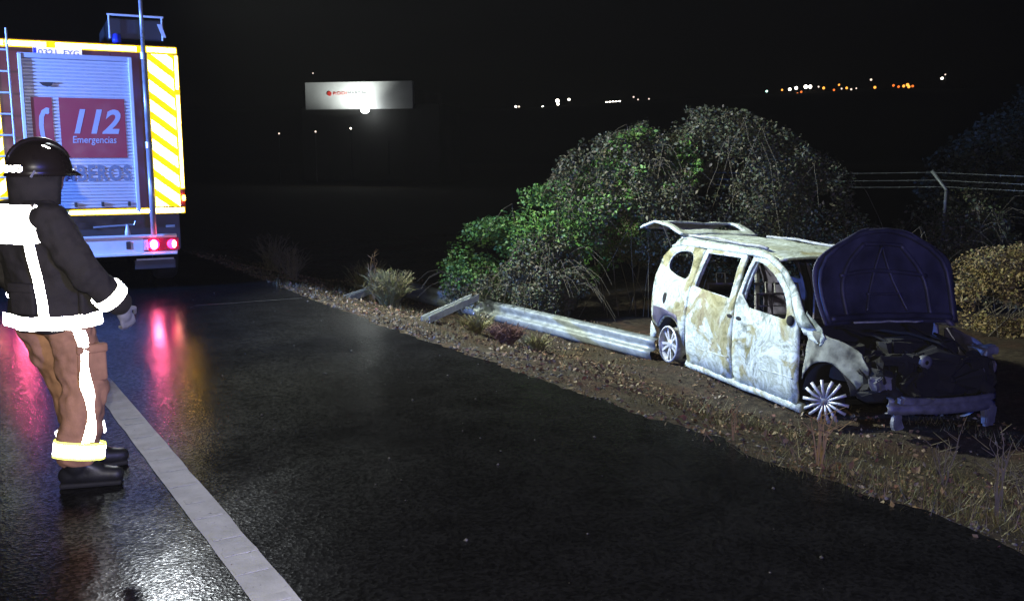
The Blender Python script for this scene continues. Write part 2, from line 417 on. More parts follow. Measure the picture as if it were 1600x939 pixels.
# telephone handset mark
hs = [(-.20, 2.33), (-.235, 2.335), (-.285, 2.30), (-.315, 2.23), (-.325, 2.12), (-.315, 2.0), (-.285, 1.9), (-.235, 1.86), (-.20, 1.865), (-.205, 1.93), (-.225, 1.94), (-.245, 1.93), (-.268, 2.0), (-.275, 2.12), (-.265, 2.22), (-.245, 2.265), (-.225, 2.255), (-.205, 2.265)]
film('telephone_mark', hs, 'decal_txt', sh, -.0357)
text('emergency_number', '112', .40, 'decal_txt', sh, (.285, -.036, 2.16), E_, .28, .0015, .012, width=.54)
text('emergency_word', 'Emergencias', .12, 'decal_txt', sh, (.285, -.036, 1.95), E_, .1, .0015, .001, width=.50)
text('brigade_name', 'BOMBEROS', .27, 'lettering', sh, (.135, -.036, 1.53), E_, 0, .0015, .006, spacing=1.12, width=1.08)
# number plate
pl = MB().box((-.06, -.022, 2.99), (.54, .02, .115), None, .004).build('number_plate', 'plate', truck)
film('country_band', rect(-.328, -.292, 2.936, 3.044), 'blue_lens', pl, -.0335)
text('plate_number', '0321', .095, 'lettering', pl, (-.165, -.035, 2.99), E_, 0, .001, .001, width=.20)
text('plate_letters', 'FYG', .095, 'lettering', pl, (.09, -.035, 2.99), E_, 0, .001, .001, width=.17)
# reflective outline: top strips, bottom strip, side strips, chevrons
for a, b in ((-1.08, -.64), (-.62, -.18), (-.08, .84), (.96, 1.31)): film('reflective_strip', rect(a, b, 3.055, 3.115), 'yellow_retro', truck, -.012)
film('reflective_strip', rect(-.72, .93, 1.025, 1.075), 'yellow_retro', truck, -.012)
film('reflective_strip', rect(.945, 1.31, 1.02, 1.085), 'yellow_retro', truck, -.012)
for a, b in ((2.60, 3.02), (1.34, 2.53)): film('reflective_strip', rect(1.285, 1.325, a, b), 'yellow_retro', truck, -.012)
for a, b in ((2.60, 3.02), (1.34, 2.53)): film('reflective_strip', rect(-1.09, -1.05, a, b), 'yellow_retro', truck, -.012)
def add_glow_border():  # weaker yellow film round the strips, painted in as their glow
    for a, b, c, d in ((-1.09, 1.325, 3.04, 3.13), (-.73, 1.325, 1.01, 1.092), (1.272, 1.335, 1.32, 3.03), (-1.095, -1.04, 1.32, 3.03)): film('glow_border', rect(a, b, c, d), 'yellow_soft', truck, -.0015, .002)
add_glow_border()
def chevrons(x0, x1, dirn):
    film('chevron_board', rect(x0-.008, x1+.008, 1.10, 3.035), 'yellow_soft', truck, -.004, .006)
    w = x1-x0
    for k in range(-1, 9):
        zc = 1.10 + k*.247
        za, zb = (zc+.235, zc) if dirn > 0 else (zc, zc+.235)
        P = [(x0, za), (x1, zb), (x1, zb+.148), (x0, za+.148)]
        P = clip(P, 1.105, 3.03)
        if len(P) > 2: film('chevron_stripe', P, 'yellow_retro', truck, -.0125)
def clip(P, lo, hi):
    for lim, sg in ((lo, 1), (hi, -1)):
        Q = []
        for i in range(len(P)):
            a, b = P[i], P[(i+1) % len(P)]; da, db_ = sg*(a[1]-lim), sg*(b[1]-lim)
            if da >= 0: Q.append(a)
            if da*db_ < 0: t = da/(da-db_); Q.append((a[0]+t*(b[0]-a[0]), lim))
        P = Q
        if not P: return P
    return P
chevrons(.965, 1.265, 1); chevrons(-1.03, -.73, -1)
# rear ladder on the left
MB().tube([(-.60, -.07, 1.1), (-.60, -.07, 3.25)], .012, 8).build('ladder_rail', 'white', truck)
MB().tube([(-.92, -.07, 1.1), (-.92, -.07, 3.25)], .012, 8).build('ladder_rail', 'white', truck)
for i in range(8): MB().tube([(-.92, -.07, 1.25+i*.25), (-.60, -.07, 1.25+i*.25)], .011, 8).build('ladder_rung', 'white', truck)
# roof: ladder gantry box, blue corner beacon
rk = MB().box((.86, .9, 3.33), (.66, 1.7, .26), None, .02).build('roof_locker', 'black', truck)
MB().tube([(.52, .0, 3.49), (1.18, .0, 3.49)], .014, 8).build('locker_rail', 'white', rk)
for x in (.54, 1.16): MB().tube([(x, .0, 3.2), (x, .0, 3.49)], .011, 8).build('rail_post', 'white', rk)
MB().prism([(1.10, -.01, 3.40), (1.15, -.01, 3.40), (1.20, -.01, 3.24), (1.16, -.01, 3.24)], (0, -.02, 0)).build('rail_bracket', 'white', rk)
for x in (.62, -.95): 
    b = MB().lathe([(.0, .0), (.05, .0), (.055, .03), (.05, .10), (.0, .12)], 'z', (x, .03, 3.155), 16).build('beacon', 'blue_lens', truck, True)
for i in range(5): MB().box((TC-.55+i*.02, .6+i*.7, 3.17), (.9, .06, .03)).build('roof_slat', 'black', truck)
# bumper with lamp clusters
MB().box((TC, .02, .615), (2.16, .10, .235), None, .008).build('bumper', 'white', truck)
for z in (.735, .495): MB().box((TC, -.045, z), (2.14, .05, .028), None, .006).build('bumper_lip', 'white', truck)
MB().box((.60, -.034, .615), (.055, .012, .10), None, .004).build('socket_cover', 'black', truck)
for sg, X0 in ((1, 0), (-1, 2*TC)):
    f = lambda x: X0 + sg*x
    c = MB().box((f(1.0), -.036, .615), (.44, .014, .17), None, .004).build('lamp_cluster', 'tail_lens', truck)
    MB().box((f(.81), -.046, .615), (.055, .012, .14), None, .004).build('clear_lens', 'decal_txt', c)
    MB().lathe([(.0, -.022), (.045, -.020), (.062, -.008), (.068, .0)], 'y', (f(.905), -.043, .615), 20).build('tail_lamp', 'tail', c, True)
    MB().ball((f(.905), -.066, .615), (.040, .012, .058), 14, 8).build('lamp_bulb', 'tail_core', c, True)
    MB().lathe([(.0, -.018), (.04, -.016), (.055, -.006), (.06, .0)], 'y', (f(1.13), -.043, .615), 20).build('marker_lamp', 'tail', c, True)
    MB().ball((f(1.155), -.060, .615), (.026, .010, .048), 12, 8).build('lamp_bulb', 'tail_core2', c, True)
    MB().box((f(.92), .03, .42), (.46, .03, .02)).build('step_edge', 'white', truck)
    MB().box((f(.92), .05, .35), (.50, .02, .12), None, .004).build('mud_flap', 'black', truck)
    MB().tube([(f(1.08), .06, .84), (f(1.19), .06, .84)], .018, 8).build('grab_bar', 'steel', truck)
MB().ball((1.31, -.025, 1.21), (.022, .018, .04), 10, 8).build('side_marker', 'amber', truck, True)
MB().tube([(.20, -.03, .86), (.68, -.03, .88), (.70, -.03, .93)], .012, 8).build('tow_rod', 'steel', truck)
MB().lathe([(.035, 0), (.032, .06), (.018, .12), (.014, .15)], 'z', (.60, -.035, .735), 14, True).build('rod_holder', 'white', truck, True)
# light mast with floodlights
mx, my = .905, -.14
ms = MB().tube([(mx, my, .75), (mx, my, 1.9)], .036, 14).tube([(mx, my, 1.9), (mx, my, 3.0)], .030, 14).tube([(mx, my, 3.0), (mx, my, 4.1)], .024, 12).tube([(mx, my, 4.1), (mx, my, 5.4)], .018, 12).build('light_mast', 'steel', truck, True)
for z in (1.9, 3.0, 4.1): MB().tube([(mx, my, z-.05), (mx, my, z+.03)], .042, 14).build('mast_collar', 'steel', ms)
for z in (1.0, 2.45): MB().box((mx, my/2-.01, z), (.07, .13, .05)).build('mast_bracket', 'black', ms)
MB().tube([(mx-.35, my, 5.42), (mx+.35, my, 5.42)], .02, 8).build('cross_bar', 'steel', ms)
for dx in (-.32, -.08, .16, .40):
    rot = Matrix.Rotation(R(-62), 3, 'Z') @ Matrix.Rotation(R(35), 3, 'X')
    h = MB().box((mx+dx, my-.02, 5.56), (.20, .12, .17), rot, .01).build('floodlight', 'black', ms)
    MB().box(Vector((mx+dx, my-.02, 5.56)) + rot @ Vector((0, -.064, 0)), (.17, .006, .14), rot).build('lens', 'flood', h)

# ------------------------------------------------------------------ firefighter (local: x forward, y left)
folds_tex = bpy.data.textures.new('cloth_folds', 'CLOUDS'); folds_tex.noise_scale = .09; folds_tex.noise_depth = 1
def folds(o, k):
    mod(o, 'DISPLACE', texture=folds_tex, strength=k, mid_level=.5, texture_coords='LOCAL'); return o
def remesh(o, v, sm=6):
    mod(o, 'REMESH', mode='VOXEL', voxel_size=v, use_smooth_shade=True); mod(o, 'SMOOTH', factor=.5, iterations=sm); return o
ff = thing('person', 'firefighter in dark jacket with glowing reflective bands and tan trousers walking past in helmet', 'person', (-2.47, 4.93, 0), (0, 0, R(52)))
hipR, kneeR, ankR = Vector((.02, -.12, .90)), Vector((.06, -.17, .50)), Vector((-.03, -.20, .11))
hipL, kneeL, ankL = Vector((-.03, .11, .90)), Vector((.11, .12, .53)), Vector((.13, .03, .13))
shR, elR, wrR = Vector((-.09, -.22, 1.42)), Vector((.0, -.37, 1.16)), Vector((.17, -.37, .985))
shL, elL, wrL = Vector((-.09, .23, 1.42)), Vector((-.10, .34, 1.15)), Vector((.06, .36, .95))
head = Vector((.0, 0, 1.66))
b = MB()
b.ball(head, (.098, .078, .12), 18, 14).ball(head + Vector((.03, 0, -.06)), (.07, .06, .06), 14, 10)
b.ball(head + Vector((.103, 0, -.015)), (.018, .014, .024), 8, 6)
b.ball(head + Vector((.094, 0, -.055)), (.014, .026, .008), 8, 6)
for sg in (-1, 1): b.ball(head + Vector((-.005, sg*.08, -.01)), (.022, .012, .032), 8, 6).ball(head + Vector((.088, sg*.032, .015)), (.012, .014, .009), 8, 6)
b.limb([(-.06, 0, 1.42), (-.02, 0, 1.58)], [.068, .058])
b.limb([(-.0, 0, .92), (-.03, 0, 1.12), (-.08, 0, 1.34)], [.125, .12, .13])
for h, k_, a in ((hipR, kneeR, ankR), (hipL, kneeL, ankL)): b.limb([h, k_, a], [.088, .06, .042])
for s_, e_, w_ in ((shR, elR, wrR), (shL, elL, wrL)): b.limb([s_, e_, w_], [.06, .046, .034])
b.limb([shR, shL], [.06, .06])
remesh(b.build('body', 'skin', ff, True), .012, 4)
# jacket: lofted torso merged with the sleeves
zs = [.845, .90, 1.0, 1.12, 1.25, 1.36, 1.45, 1.50, 1.535]
tor = [(.0, .195, .250), (.0, .192, .248), (-.005, .182, .235), (-.02, .178, .232), (-.045, .182, .245), (-.065, .176, .255), (-.075, .150, .235), (-.07, .110, .165), (-.06, .085, .10)]
def torso(z):
    return tuple(np.interp(z, zs, [t[i] for t in tor]) for i in range(3))
def tpoint(z, a, off=0.):
    c, rx, ry = torso(z); e = .82
    ca, sa = math.cos(a), math.sin(a)
    return Vector((c + (rx+off)*abs(ca)**e*math.copysign(1, ca), (ry+off)*abs(sa)**e*math.copysign(1, sa), z))
jb = MB(); ZS = np.linspace(.845, 1.535, 26); na = 40
vs_ = []
for z in ZS:
    for i in range(na):
        a = 2*PI*i/na; p = tpoint(z, a); f_ = .010*fbm((p.x*6, p.y*6, z*5), 3) + .006*math.sin(a*5+z*9); vs_.append(p*(1) + Vector((math.cos(a), math.sin(a), 0))*f_)
fs_ = [(i*na+j, i*na+(j+1) % na, (i+1)*na+(j+1) % na, (i+1)*na+j) for i in range(len(ZS)-1) for j in range(na)]
fs_ += [tuple(range(na-1, -1, -1)), tuple((len(ZS)-1)*na+j for j in range(na))]
jb.add(vs_, fs_)
def wob(a, b_, r0, r1, n=7):
    P = [a.lerp(b_, t) for t in np.linspace(0, 1, n)]; return P, [r0+(r1-r0)*t + .003*math.sin(t*13) for t in np.linspace(0, 1, n)]
for s_, e_, w_ in ((shR, elR, wrR), (shL, elL, wrL)):
    jb.limb(*wob(s_, e_, .100, .084)); jb.limb(*wob(e_, w_, .082, .066))
jb.limb([shR, shL], [.088, .088])
jk = folds(remesh(jb.build('jacket', 'jacket', ff, True), .012, 5), .030)
MB().lathe([(.085, 0), (.09, .05), (.084, .085)], 'z', (-.035, 0, 1.515), 20).build('collar', 'jacket', jk, True)
def band(name, z0, z1, mat, a0=0, a1=2*PI, off=.022, n=48):
    P = []
    for i in range(n+1):
        a = a0+(a1-a0)*i/n; dz = .010*fbm((a*2.2, z0*9, 4), 3); dr = .010*fbm((a*3, z0*5, 1), 3)+.006; P += [tpoint(z0+dz, a, off+dr), tpoint(z1+dz*.7, a, off+dr)]
    o = MB().add(P, [(2*i, 2*i+2, 2*i+3, 2*i+1) for i in range(n)]).build(name, mat, jk, True); mod(o, 'SOLIDIFY', thickness=.004); return o
band('reflective_band', 1.315, 1.40, 'white_retro', R(130), R(262))
band('reflective_band', .865, .935, 'white_retro', R(150), R(318))
band('back_panel', 1.392, 1.505, 'white_retro', R(130), R(250), .03)
P = []
for z in np.linspace(.93, 1.33, 14): P += [tpoint(z, R(222), .024), tpoint(z, R(236), .024)]
mod(MB().add(P, [(2*i, 2*i+1, 2*i+3, 2*i+2) for i in range(13)]).build('reflective_braces', 'white_retro', jk, True), 'SOLIDIFY', thickness=.004)
def cuff(name, a, b_, t0, t1, r, mat, parent):
    A = a.lerp(b_, t0); B = a.lerp(b_, t1); return MB().tube([A, A.lerp(B, .5), B], r, 24, False).build(name, mat, parent, True)
cuff('sleeve_band', elR, wrR, .58, .84, .088, 'white_retro', jk); cuff('sleeve_band', elL, wrL, .58, .84, .088, 'white_retro', jk)
for a_, z_ in ((R(292), 1.0), (R(200), 1.02)):
    pc = tpoint(z_, a_, .018); ro = Matrix.Rotation(a_+PI/2, 3, 'Z')
    pb = MB().box(pc, (.15, .035, .15), ro, .012).build('jacket_pocket', 'jacket', jk, True)
    MB().box(pc + Vector((math.cos(a_), math.sin(a_), 0))*.008 + Vector((0, 0, .065)), (.16, .035, .05), ro, .010).build('pocket_flap', 'jacket', pb, True)
MB().tube([tpoint(1.50, R(238), .02), tpoint(1.42, R(272), .03), tpoint(1.25, R(300), .03)], .011, 6).build('radio_strap', 'black', jk, True)
# trousers
tb = MB()
for h, k_, a in ((hipR, kneeR, ankR), (hipL, kneeL, ankL)):
    p1, r1 = wob(h, k_, .132, .112, 8); p2, r2 = wob(k_, a + Vector((0, 0, .08)), .112, .104, 8)
    tb.limb(p1, r1, 16); tb.limb(p2, r2, 16)
tb.ball((-.01, 0, .93), (.15, .20, .12), 20, 12)
tr_ = folds(remesh(tb.build('trousers', 'trouser', ff, True), .011, 3), .045)
pk = Vector((.06, -.255, .66)); rk_ = Matrix.Rotation(R(-8), 3, 'Z')
po = MB().box(pk, (.15, .045, .19), rk_, .015).build('thigh_pocket', 'trouser', tr_, True)
MB().box(pk + Vector((0, -.008, .085)), (.16, .045, .05), rk_, .012).build('pocket_flap', 'trouser', po, True)
cuff('ankle_band', kneeR, ankR, .70, .86, .130, 'white_retro', tr_); cuff('ankle_trim', kneeR, ankR, .665, .70, .129, 'lime_retro', tr_); cuff('ankle_trim', kneeR, ankR, .86, .89, .129, 'lime_retro', tr_)
cuff('ankle_band', kneeL, ankL, .70, .86, .130, 'white_retro', tr_)
P = []
dv = Vector((-.25, -.97, 0)).normalized(); tv = Vector((.97, -.25, 0))
for t in np.linspace(.12, 1.62, 26):
    c_, r_ = (hipR.lerp(kneeR, t), .132-.02*t) if t < 1 else (kneeR.lerp(ankR, t-1), .112-.008*(t-1))
    r_ += .014; w_ = .024 + .007*math.sin(t*9); sft = .015*math.sin(t*5.5)
    P += [c_ + dv*r_ + tv*(sft-w_), c_ + dv*(r_+.003) + tv*sft, c_ + dv*r_ + tv*(sft+w_)]
mod(MB().add(P, [(3*i+j, 3*i+j+1, 3*i+j+4, 3*i+j+3) for i in range(25) for j in (0, 1)]).build('side_stripe', 'white_retro', tr_, True), 'SOLIDIFY', thickness=.004)
# boots
for a, yaw in ((ankR, -38), (ankL, -20)):
    rt = Matrix.Rotation(R(yaw), 3, 'Z'); q = lambda x, y, z: Vector((a.x, a.y, 0)) + rt @ Vector((x, y, z))
    bb = MB().limb([q(.01, 0, .20), q(.0, 0, .12)], [.066, .070], 16)
    bb.limb([q(-.05, 0, .062), q(.08, 0, .062), q(.19, -.004, .052)], [.052, .052, .044], 14).limb([q(.02, 0, .12), q(.11, 0, .07)], [.054, .046], 14)
    bo = remesh(bb.build('boot', 'boot', ff, True), .010, 3)
    MB().box(q(.065, 0, .014), (.31, .10, .028), rt, .012).build('sole', 'rubber', bo)
cuff('boot_tab', Vector((ankR.x, ankR.y, .19)), Vector((ankR.x, ankR.y, .155)), 0, .8, .082, 'lime_retro', ff)
# gloves with five fingers curled
def glove(w, e, side):
    f_ = (w-e).normalized(); dn = Vector((0, 0, -1)); f_ = (f_*.6 + dn*.5).normalized(); s_ = f_.cross(Vector((0, side, 0))).normalized(); u = Vector((0, side, 0))
    gb = MB().limb([w - f_*.05, w + f_*.02], [.044, .036], 12)
    gb.ball(w + f_*.065, (.042, .030, .045), 12, 10)
    for i, (o_, l) in enumerate(((-.033, .078), (-.011, .088), (.011, .083), (.032, .066))):
        p0 = w + f_*.095 + s_*o_; p1 = p0 + f_*l*.5 - u*.014*1; p2 = p1 + (f_*.45 - u*.8).normalized()*l*.42; p3 = p2 + (-f_*.3 - u).normalized()*l*.3
        gb.limb([p0, p1, p2, p3], [.0125, .012, .011, .010], 8)
    p0 = w + f_*.05 - s_*.038; gb.limb([p0, p0 + (f_*.6 - s_*.8 - u*.3).normalized()*.04, p0 + (f_*.9 - s_*.5 - u*.6).normalized()*.075], [.015, .013, .011], 8)
    return remesh(gb.build('glove', 'glove', ff, True), .006, 3)
glove(wrR, elR, -1); glove(wrL, elL, 1)
# helmet: shell with comb, peak, neck curtain
hm = MB(); nu, nv = 28, 12; vs_ = []
hc = head + Vector((-.015, 0, .02))
for i in range(nv+1):
    ph = (PI*.56)*i/nv
    for j in range(nu):
        a = 2*PI*j/nu; fl = 1 + (.10 if i == nv else 0)
        vs_.append(hc + Vector((.165*math.sin(ph)*math.cos(a)*fl, .130*math.sin(ph)*math.sin(a)*fl, .150*math.cos(ph))))
hm.add(vs_, [(i*nu+j, i*nu+(j+1) % nu, (i+1)*nu+(j+1) % nu, (i+1)*nu+j) for i in range(nv) for j in range(nu)])
hl = hm.build('helmet', 'helmet', ff, True); mod(hl, 'SOLIDIFY', thickness=.010)
P = []
for i in range(15):
    a = R(-58 + 116*i/14); r0, r1 = 1.0, 1.0 + .34*math.cos(a*1.45)
    P += [hc + Vector((.162*math.cos(a), .128*math.sin(a), .005)), hc + Vector((.162*math.cos(a)*r1, .128*math.sin(a)*(1+.1*math.cos(a*1.45)), -.028))]
mod(MB().add(P, [(2*i, 2*i+1, 2*i+3, 2*i+2) for i in range(14)]).build('peak', 'helmet', hl, True), 'SOLIDIFY', thickness=.008)
MB().tube([hc + Vector((.168*math.sin(p_), 0, .150*math.cos(p_)+.008)) for p_ in np.linspace(-1.3, 1.2, 14)], .013, 8).build('comb', 'helmet', hl, True)
P = []
for i in range(19):
    a = R(70 + 220*i/18)
    P += [hc + Vector((.165*math.cos(a), .128*math.sin(a), -.02)), hc + Vector((.15*math.cos(a)-.01, .125*math.sin(a), -.18))]
mod(MB().add(P, [(2*i, 2*i+1, 2*i+3, 2*i+2) for i in range(18)]).build('neck_curtain', 'jacket', hl, True), 'SOLIDIFY', thickness=.006)
aq = R(215); nrm = Vector((math.cos(aq), math.sin(aq), 0))
def on_helmet(deg, z, off=.004):
    a = R(deg); zz = (z)/.150; r_ = math.sqrt(max(.02, 1-zz*zz)) + off/.15
    return hc + Vector((.165*math.cos(a)*r_, .130*math.sin(a)*r_, z))
text('helmet_lettering', 'DUO', .045, 'white_retro', hl, on_helmet(206, .005, .012), (PI/2, 0, R(206+90)), 0, .003, .002)
MB().box(on_helmet(238, -.02, .008), (.012, .008, .042), Matrix.Rotation(R(35), 3, 'Y'), .002).build('visor_clip', 'steel', hl)
MB().box(on_helmet(270, .118, .008), (.035, .02, .004), Matrix.Rotation(R(25), 3, 'Y')).build('reflective_sticker', 'white_retro', hl)

# ------------------------------------------------------------------ burnt van (local: x forward from the rear axle, y left, z up from the ground)
van = thing('burnt_van', 'burnt out people carrier with scorched flaking paint, bonnet raised and tailgate open', 'van', (2.707, 11.323, -.748))
van.rotation_euler = (Matrix.Rotation(-1.22, 3, 'Z') @ Matrix.Rotation(-.044, 3, 'X')).to_euler()
ZI = [0, .13, .35, .6, .9, 1.0, 1.25, 1.42, 1.5]; WI = [.80, .82, .86, .875, .85, .82, .72, .63, .57]
def sst(t): t = min(1, max(0, t)); return t*t*(3-2*t)
def W(x, z):
    return float(np.interp(z, ZI, WI)) - .05*sst((-.1-x)/.65) - .06*sst((x-2.5)/.9)
def dent(x, z, sg): return .012*fbm((x*2.2+sg*9, z*2.2, 1), 3) + .004*fbm((x*9, z*9, sg), 2)
def side(x, z, sg, inset=0.): return Vector((x, sg*(W(x, z) - inset + dent(x, z, sg)), z))
def smooth_poly(P, n=3, closed=True):
    """Chaikin rounding"""
    for _ in range(n):
        Q = []
        rg = range(len(P)) if closed else range(len(P)-1)
        for i in rg:
            a, b = P[i], P[(i+1) % len(P)]
            Q += [(.75*a[0]+.25*b[0], .75*a[1]+.25*b[1]), (.25*a[0]+.75*b[0], .25*a[1]+.75*b[1])]
        P = Q if closed else [P[0]] + Q + [P[-1]]
    return P
def resample(P, n, closed=True):
    Q = P + [P[0]] if closed else P
    L = [0]
    for a, b in zip(Q, Q[1:]): L.append(L[-1] + math.hypot(a[0]-b[0], a[1]-b[1]))
    T = np.linspace(0, L[-1], n, endpoint=not closed)
    return list(zip(np.interp(T, L, [q[0] for q in Q]), np.interp(T, L, [q[1] for q in Q])))
def skin(name, poly, mat, sg, parent=van, step=.09, inset=0., thick=.025, mapf=None, hole=None):
    """a sheet-metal panel with the outline poly (x, z) laid on the body side, optional opening"""
    bm = bmesh.new()
    if hole is None:
        bm.faces.new([bm.verts.new((p[0], 0, p[1])) for p in poly])
    else:                                              # match the two outlines by angle round the opening's middle
        cx = sum(p[0] for p in hole)/len(hole); cz = sum(p[1] for p in hole)/len(hole)
        def by_angle(Q, A):
            Q = resample(Q, 720); an = np.array([math.atan2(q[1]-cz, q[0]-cx) for q in Q]); return [Q[int(np.argmin(np.abs((an-a+PI) % (2*PI)-PI)))] for a in A]
        A = np.linspace(-PI, PI, 72, endpoint=False); O1 = by_angle(poly, A); I1 = by_angle(hole, A); nr = 4
        V = [[bm.verts.new((o_[0]+(i_[0]-o_[0])*k/nr, 0, o_[1]+(i_[1]-o_[1])*k/nr)) for o_, i_ in zip(O1, I1)] for k in range(nr+1)]
        for k in range(nr):
            for j in range(72): bm.faces.new((V[k][j], V[k][(j+1) % 72], V[k+1][(j+1) % 72], V[k+1][j]))
    if hole is None:
        xs = [p[0] for p in poly]; zs_ = [p[1] for p in poly]
        for x in np.arange(min(xs)+step*.5, max(xs), step): bmesh.ops.bisect_plane(bm, geom=bm.verts[:]+bm.edges[:]+bm.faces[:], plane_co=(x, 0, 0), plane_no=(1, 0, 0))
        for z in np.arange(min(zs_)+step*.5, max(zs_), step): bmesh.ops.bisect_plane(bm, geom=bm.verts[:]+bm.edges[:]+bm.faces[:], plane_co=(0, 0, z), plane_no=(0, 0, 1))
    f = mapf or (lambda x, z: side(x, z, sg, inset))
    for v in bm.verts: v.co = f(v.co.x, v.co.z)
    bmesh.ops.recalc_face_normals(bm, faces=bm.faces[:])
    me = bpy.data.meshes.new(name); bm.to_mesh(me); bm.free()
    o = link(name, me, mat, parent, True); mod(o, 'SOLIDIFY', thickness=thick, offset=0); return o
def arch(cx, cz, r, a0, a1, n=14): return [(cx + r*math.cos(R(a0+(a1-a0)*i/n)), cz + r*math.sin(R(a0+(a1-a0)*i/n))) for i in range(n+1)]
qwin = smooth_poly([(-.33, 1.10), (-.33, 1.26), (-.16, 1.345), (.16, 1.345), (.24, 1.14), (.235, 1.02), (.03, 1.03)], 2)
rwin = smooth_poly([(.44, .97), (.43, 1.365), (1.08, 1.375), (1.19, .935)], 0)
rwin = smooth_poly([(.44, .97), (.438, 1.0), (.432, 1.33), (.43, 1.365), (.46, 1.366), (1.05, 1.375), (1.08, 1.375), (1.088, 1.345), (1.183, .96), (1.19, .935), (1.16, .936), (.47, .969)], 1)
fwin = smooth_poly([(1.37, .905), (1.335, 1.36), (1.36, 1.37), (1.52, 1.36), (1.80, 1.26), (2.06, 1.10), (2.20, .945), (2.19, .875), (2.14, .865)], 1)
quarter = [(.30, .12), (.36, .5), (.37, .95), (.345, 1.39), (-.15, 1.40), (-.42, 1.37), (-.555, 1.22), (-.54, .95), (-.55, .72), (-.50, .42)] + arch(0, .22, .33, 155, 5)
rear_door = [(.38, .95), (.36, 1.40), (1.17, 1.41), (1.30, .92), (1.315, .5), (1.30, .02), (.37, .0), (.36, .30), (.385, .6)]
front_door = [(1.315, .92), (1.29, 1.405), (1.54, 1.40), (1.84, 1.30), (2.10, 1.14), (2.27, .96), (2.40, .84), (2.45, .55), (2.44, .03), (1.33, .02), (1.335, .5)]
for sg in (-1, 1):
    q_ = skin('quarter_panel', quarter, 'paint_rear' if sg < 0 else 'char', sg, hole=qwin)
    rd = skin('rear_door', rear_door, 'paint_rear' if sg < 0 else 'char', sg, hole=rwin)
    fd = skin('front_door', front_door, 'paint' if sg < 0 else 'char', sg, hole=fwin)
    # pressed window-frame lips, handle recesses, swage lines
    for w_, pr in ((qwin, q_), (rwin, rd), (fwin, fd)):
        MB().tube([side(x, z, sg, -.004) for x, z in w_ + w_[:1]], .009, 6, False).build('window_lip', 'paint' if sg < 0 else 'char', pr, True)
    for x0, pr in ((1.24, rd), (1.42, fd)):
        if sg < 0:
            c_ = side(x0, .76, sg, -.012); MB().ball(c_, (.055, .012, .022), 12, 8).build('handle_recess', 'soot', pr, True)
    for pr, x0, x1, z0 in ((rd, .44, 1.26, .30), (fd, 1.40, 2.38, .32)):
        MB().tube([side(x, z0 + .01*math.sin(x*6), sg, .004) for x in np.linspace(x0, x1, 16)], .017, 6).build('rub_strip', 'paint' if sg < 0 else 'char', pr, True)
    # pillars and cant rail behind the doors
    for n_, P in (('pillar', [(1.28, .1), (1.30, .92), (1.24, 1.43), (1.36, 1.43), (1.40, .92), (1.40, .1)]), ('pillar', [(.32, .4), (.34, 1.43), (.42, 1.43), (.44, .4)])):
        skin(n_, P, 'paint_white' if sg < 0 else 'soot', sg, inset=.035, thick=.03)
    up = [(-.46, 1.36), (-.30, 1.455), (.1, 1.475), (.8, 1.48), (1.4, 1.47), (1.62, 1.43), (1.92, 1.32), (2.2, 1.16), (2.42, .98), (2.62, .86)]
    lo = [(-.42, 1.36), (-.20, 1.39), (.1, 1.40), (.8, 1.41), (1.4, 1.415), (1.56, 1.40), (1.85, 1.31), (2.11, 1.15), (2.29, .97), (2.42, .84)]
    m = MB(); U = resample(up, 40, False); Lo = resample(lo, 40, False)
    for a, b_ in zip(U, Lo):
        for t in (0, .33, .67, 1): m.v.append(tuple(side(b_[0]+(a[0]-b_[0])*t, b_[1]+(a[1]-b_[1])*t, sg, -.012*math.sin(t*PI) + .004)))
    m.f = [(4*i+j, 4*i+j+1, 4*i+j+5, 4*i+j+4) for i in range(39) for j in range(3)]
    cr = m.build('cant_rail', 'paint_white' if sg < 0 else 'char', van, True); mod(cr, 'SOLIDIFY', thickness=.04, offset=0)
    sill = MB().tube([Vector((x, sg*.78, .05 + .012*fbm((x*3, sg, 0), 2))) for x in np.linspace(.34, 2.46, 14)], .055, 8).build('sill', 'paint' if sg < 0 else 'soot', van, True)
    # rear wheel arch liner, darker scorched band over the rear wheel
    A_ = arch(0, .22, .34, 178, 4, 16)
    m = MB()
    for x, z in A_: m.v += [tuple(Vector((x, sg*(W(x, z)-.01), z))), (x, sg*.52, z)]
    m.f = [(2*i, 2*i+1, 2*i+3, 2*i+2) for i in range(16)]
    mod(m.build('wheel_housing', 'soot', van, True), 'SOLIDIFY', thickness=.01)
skin('arch_scorch', [(-.47, .46), (-.46, .62), (-.2, .63), (.16, .60), (.20, .52)] + arch(0, .22, .345, 60, 150, 8), 'char', -1, inset=-.016, thick=.004)
MB().ball(side(-.16, .74, -1, .0), (.075, .022, .09), 14, 10).build('fuel_flap_recess', 'soot', van, True)
skin('bumper_remnant', [(-.56, .18), (-.50, .42), (-.36, .30), (-.40, .24)], 'paint_white', -1, inset=-.012, thick=.01)
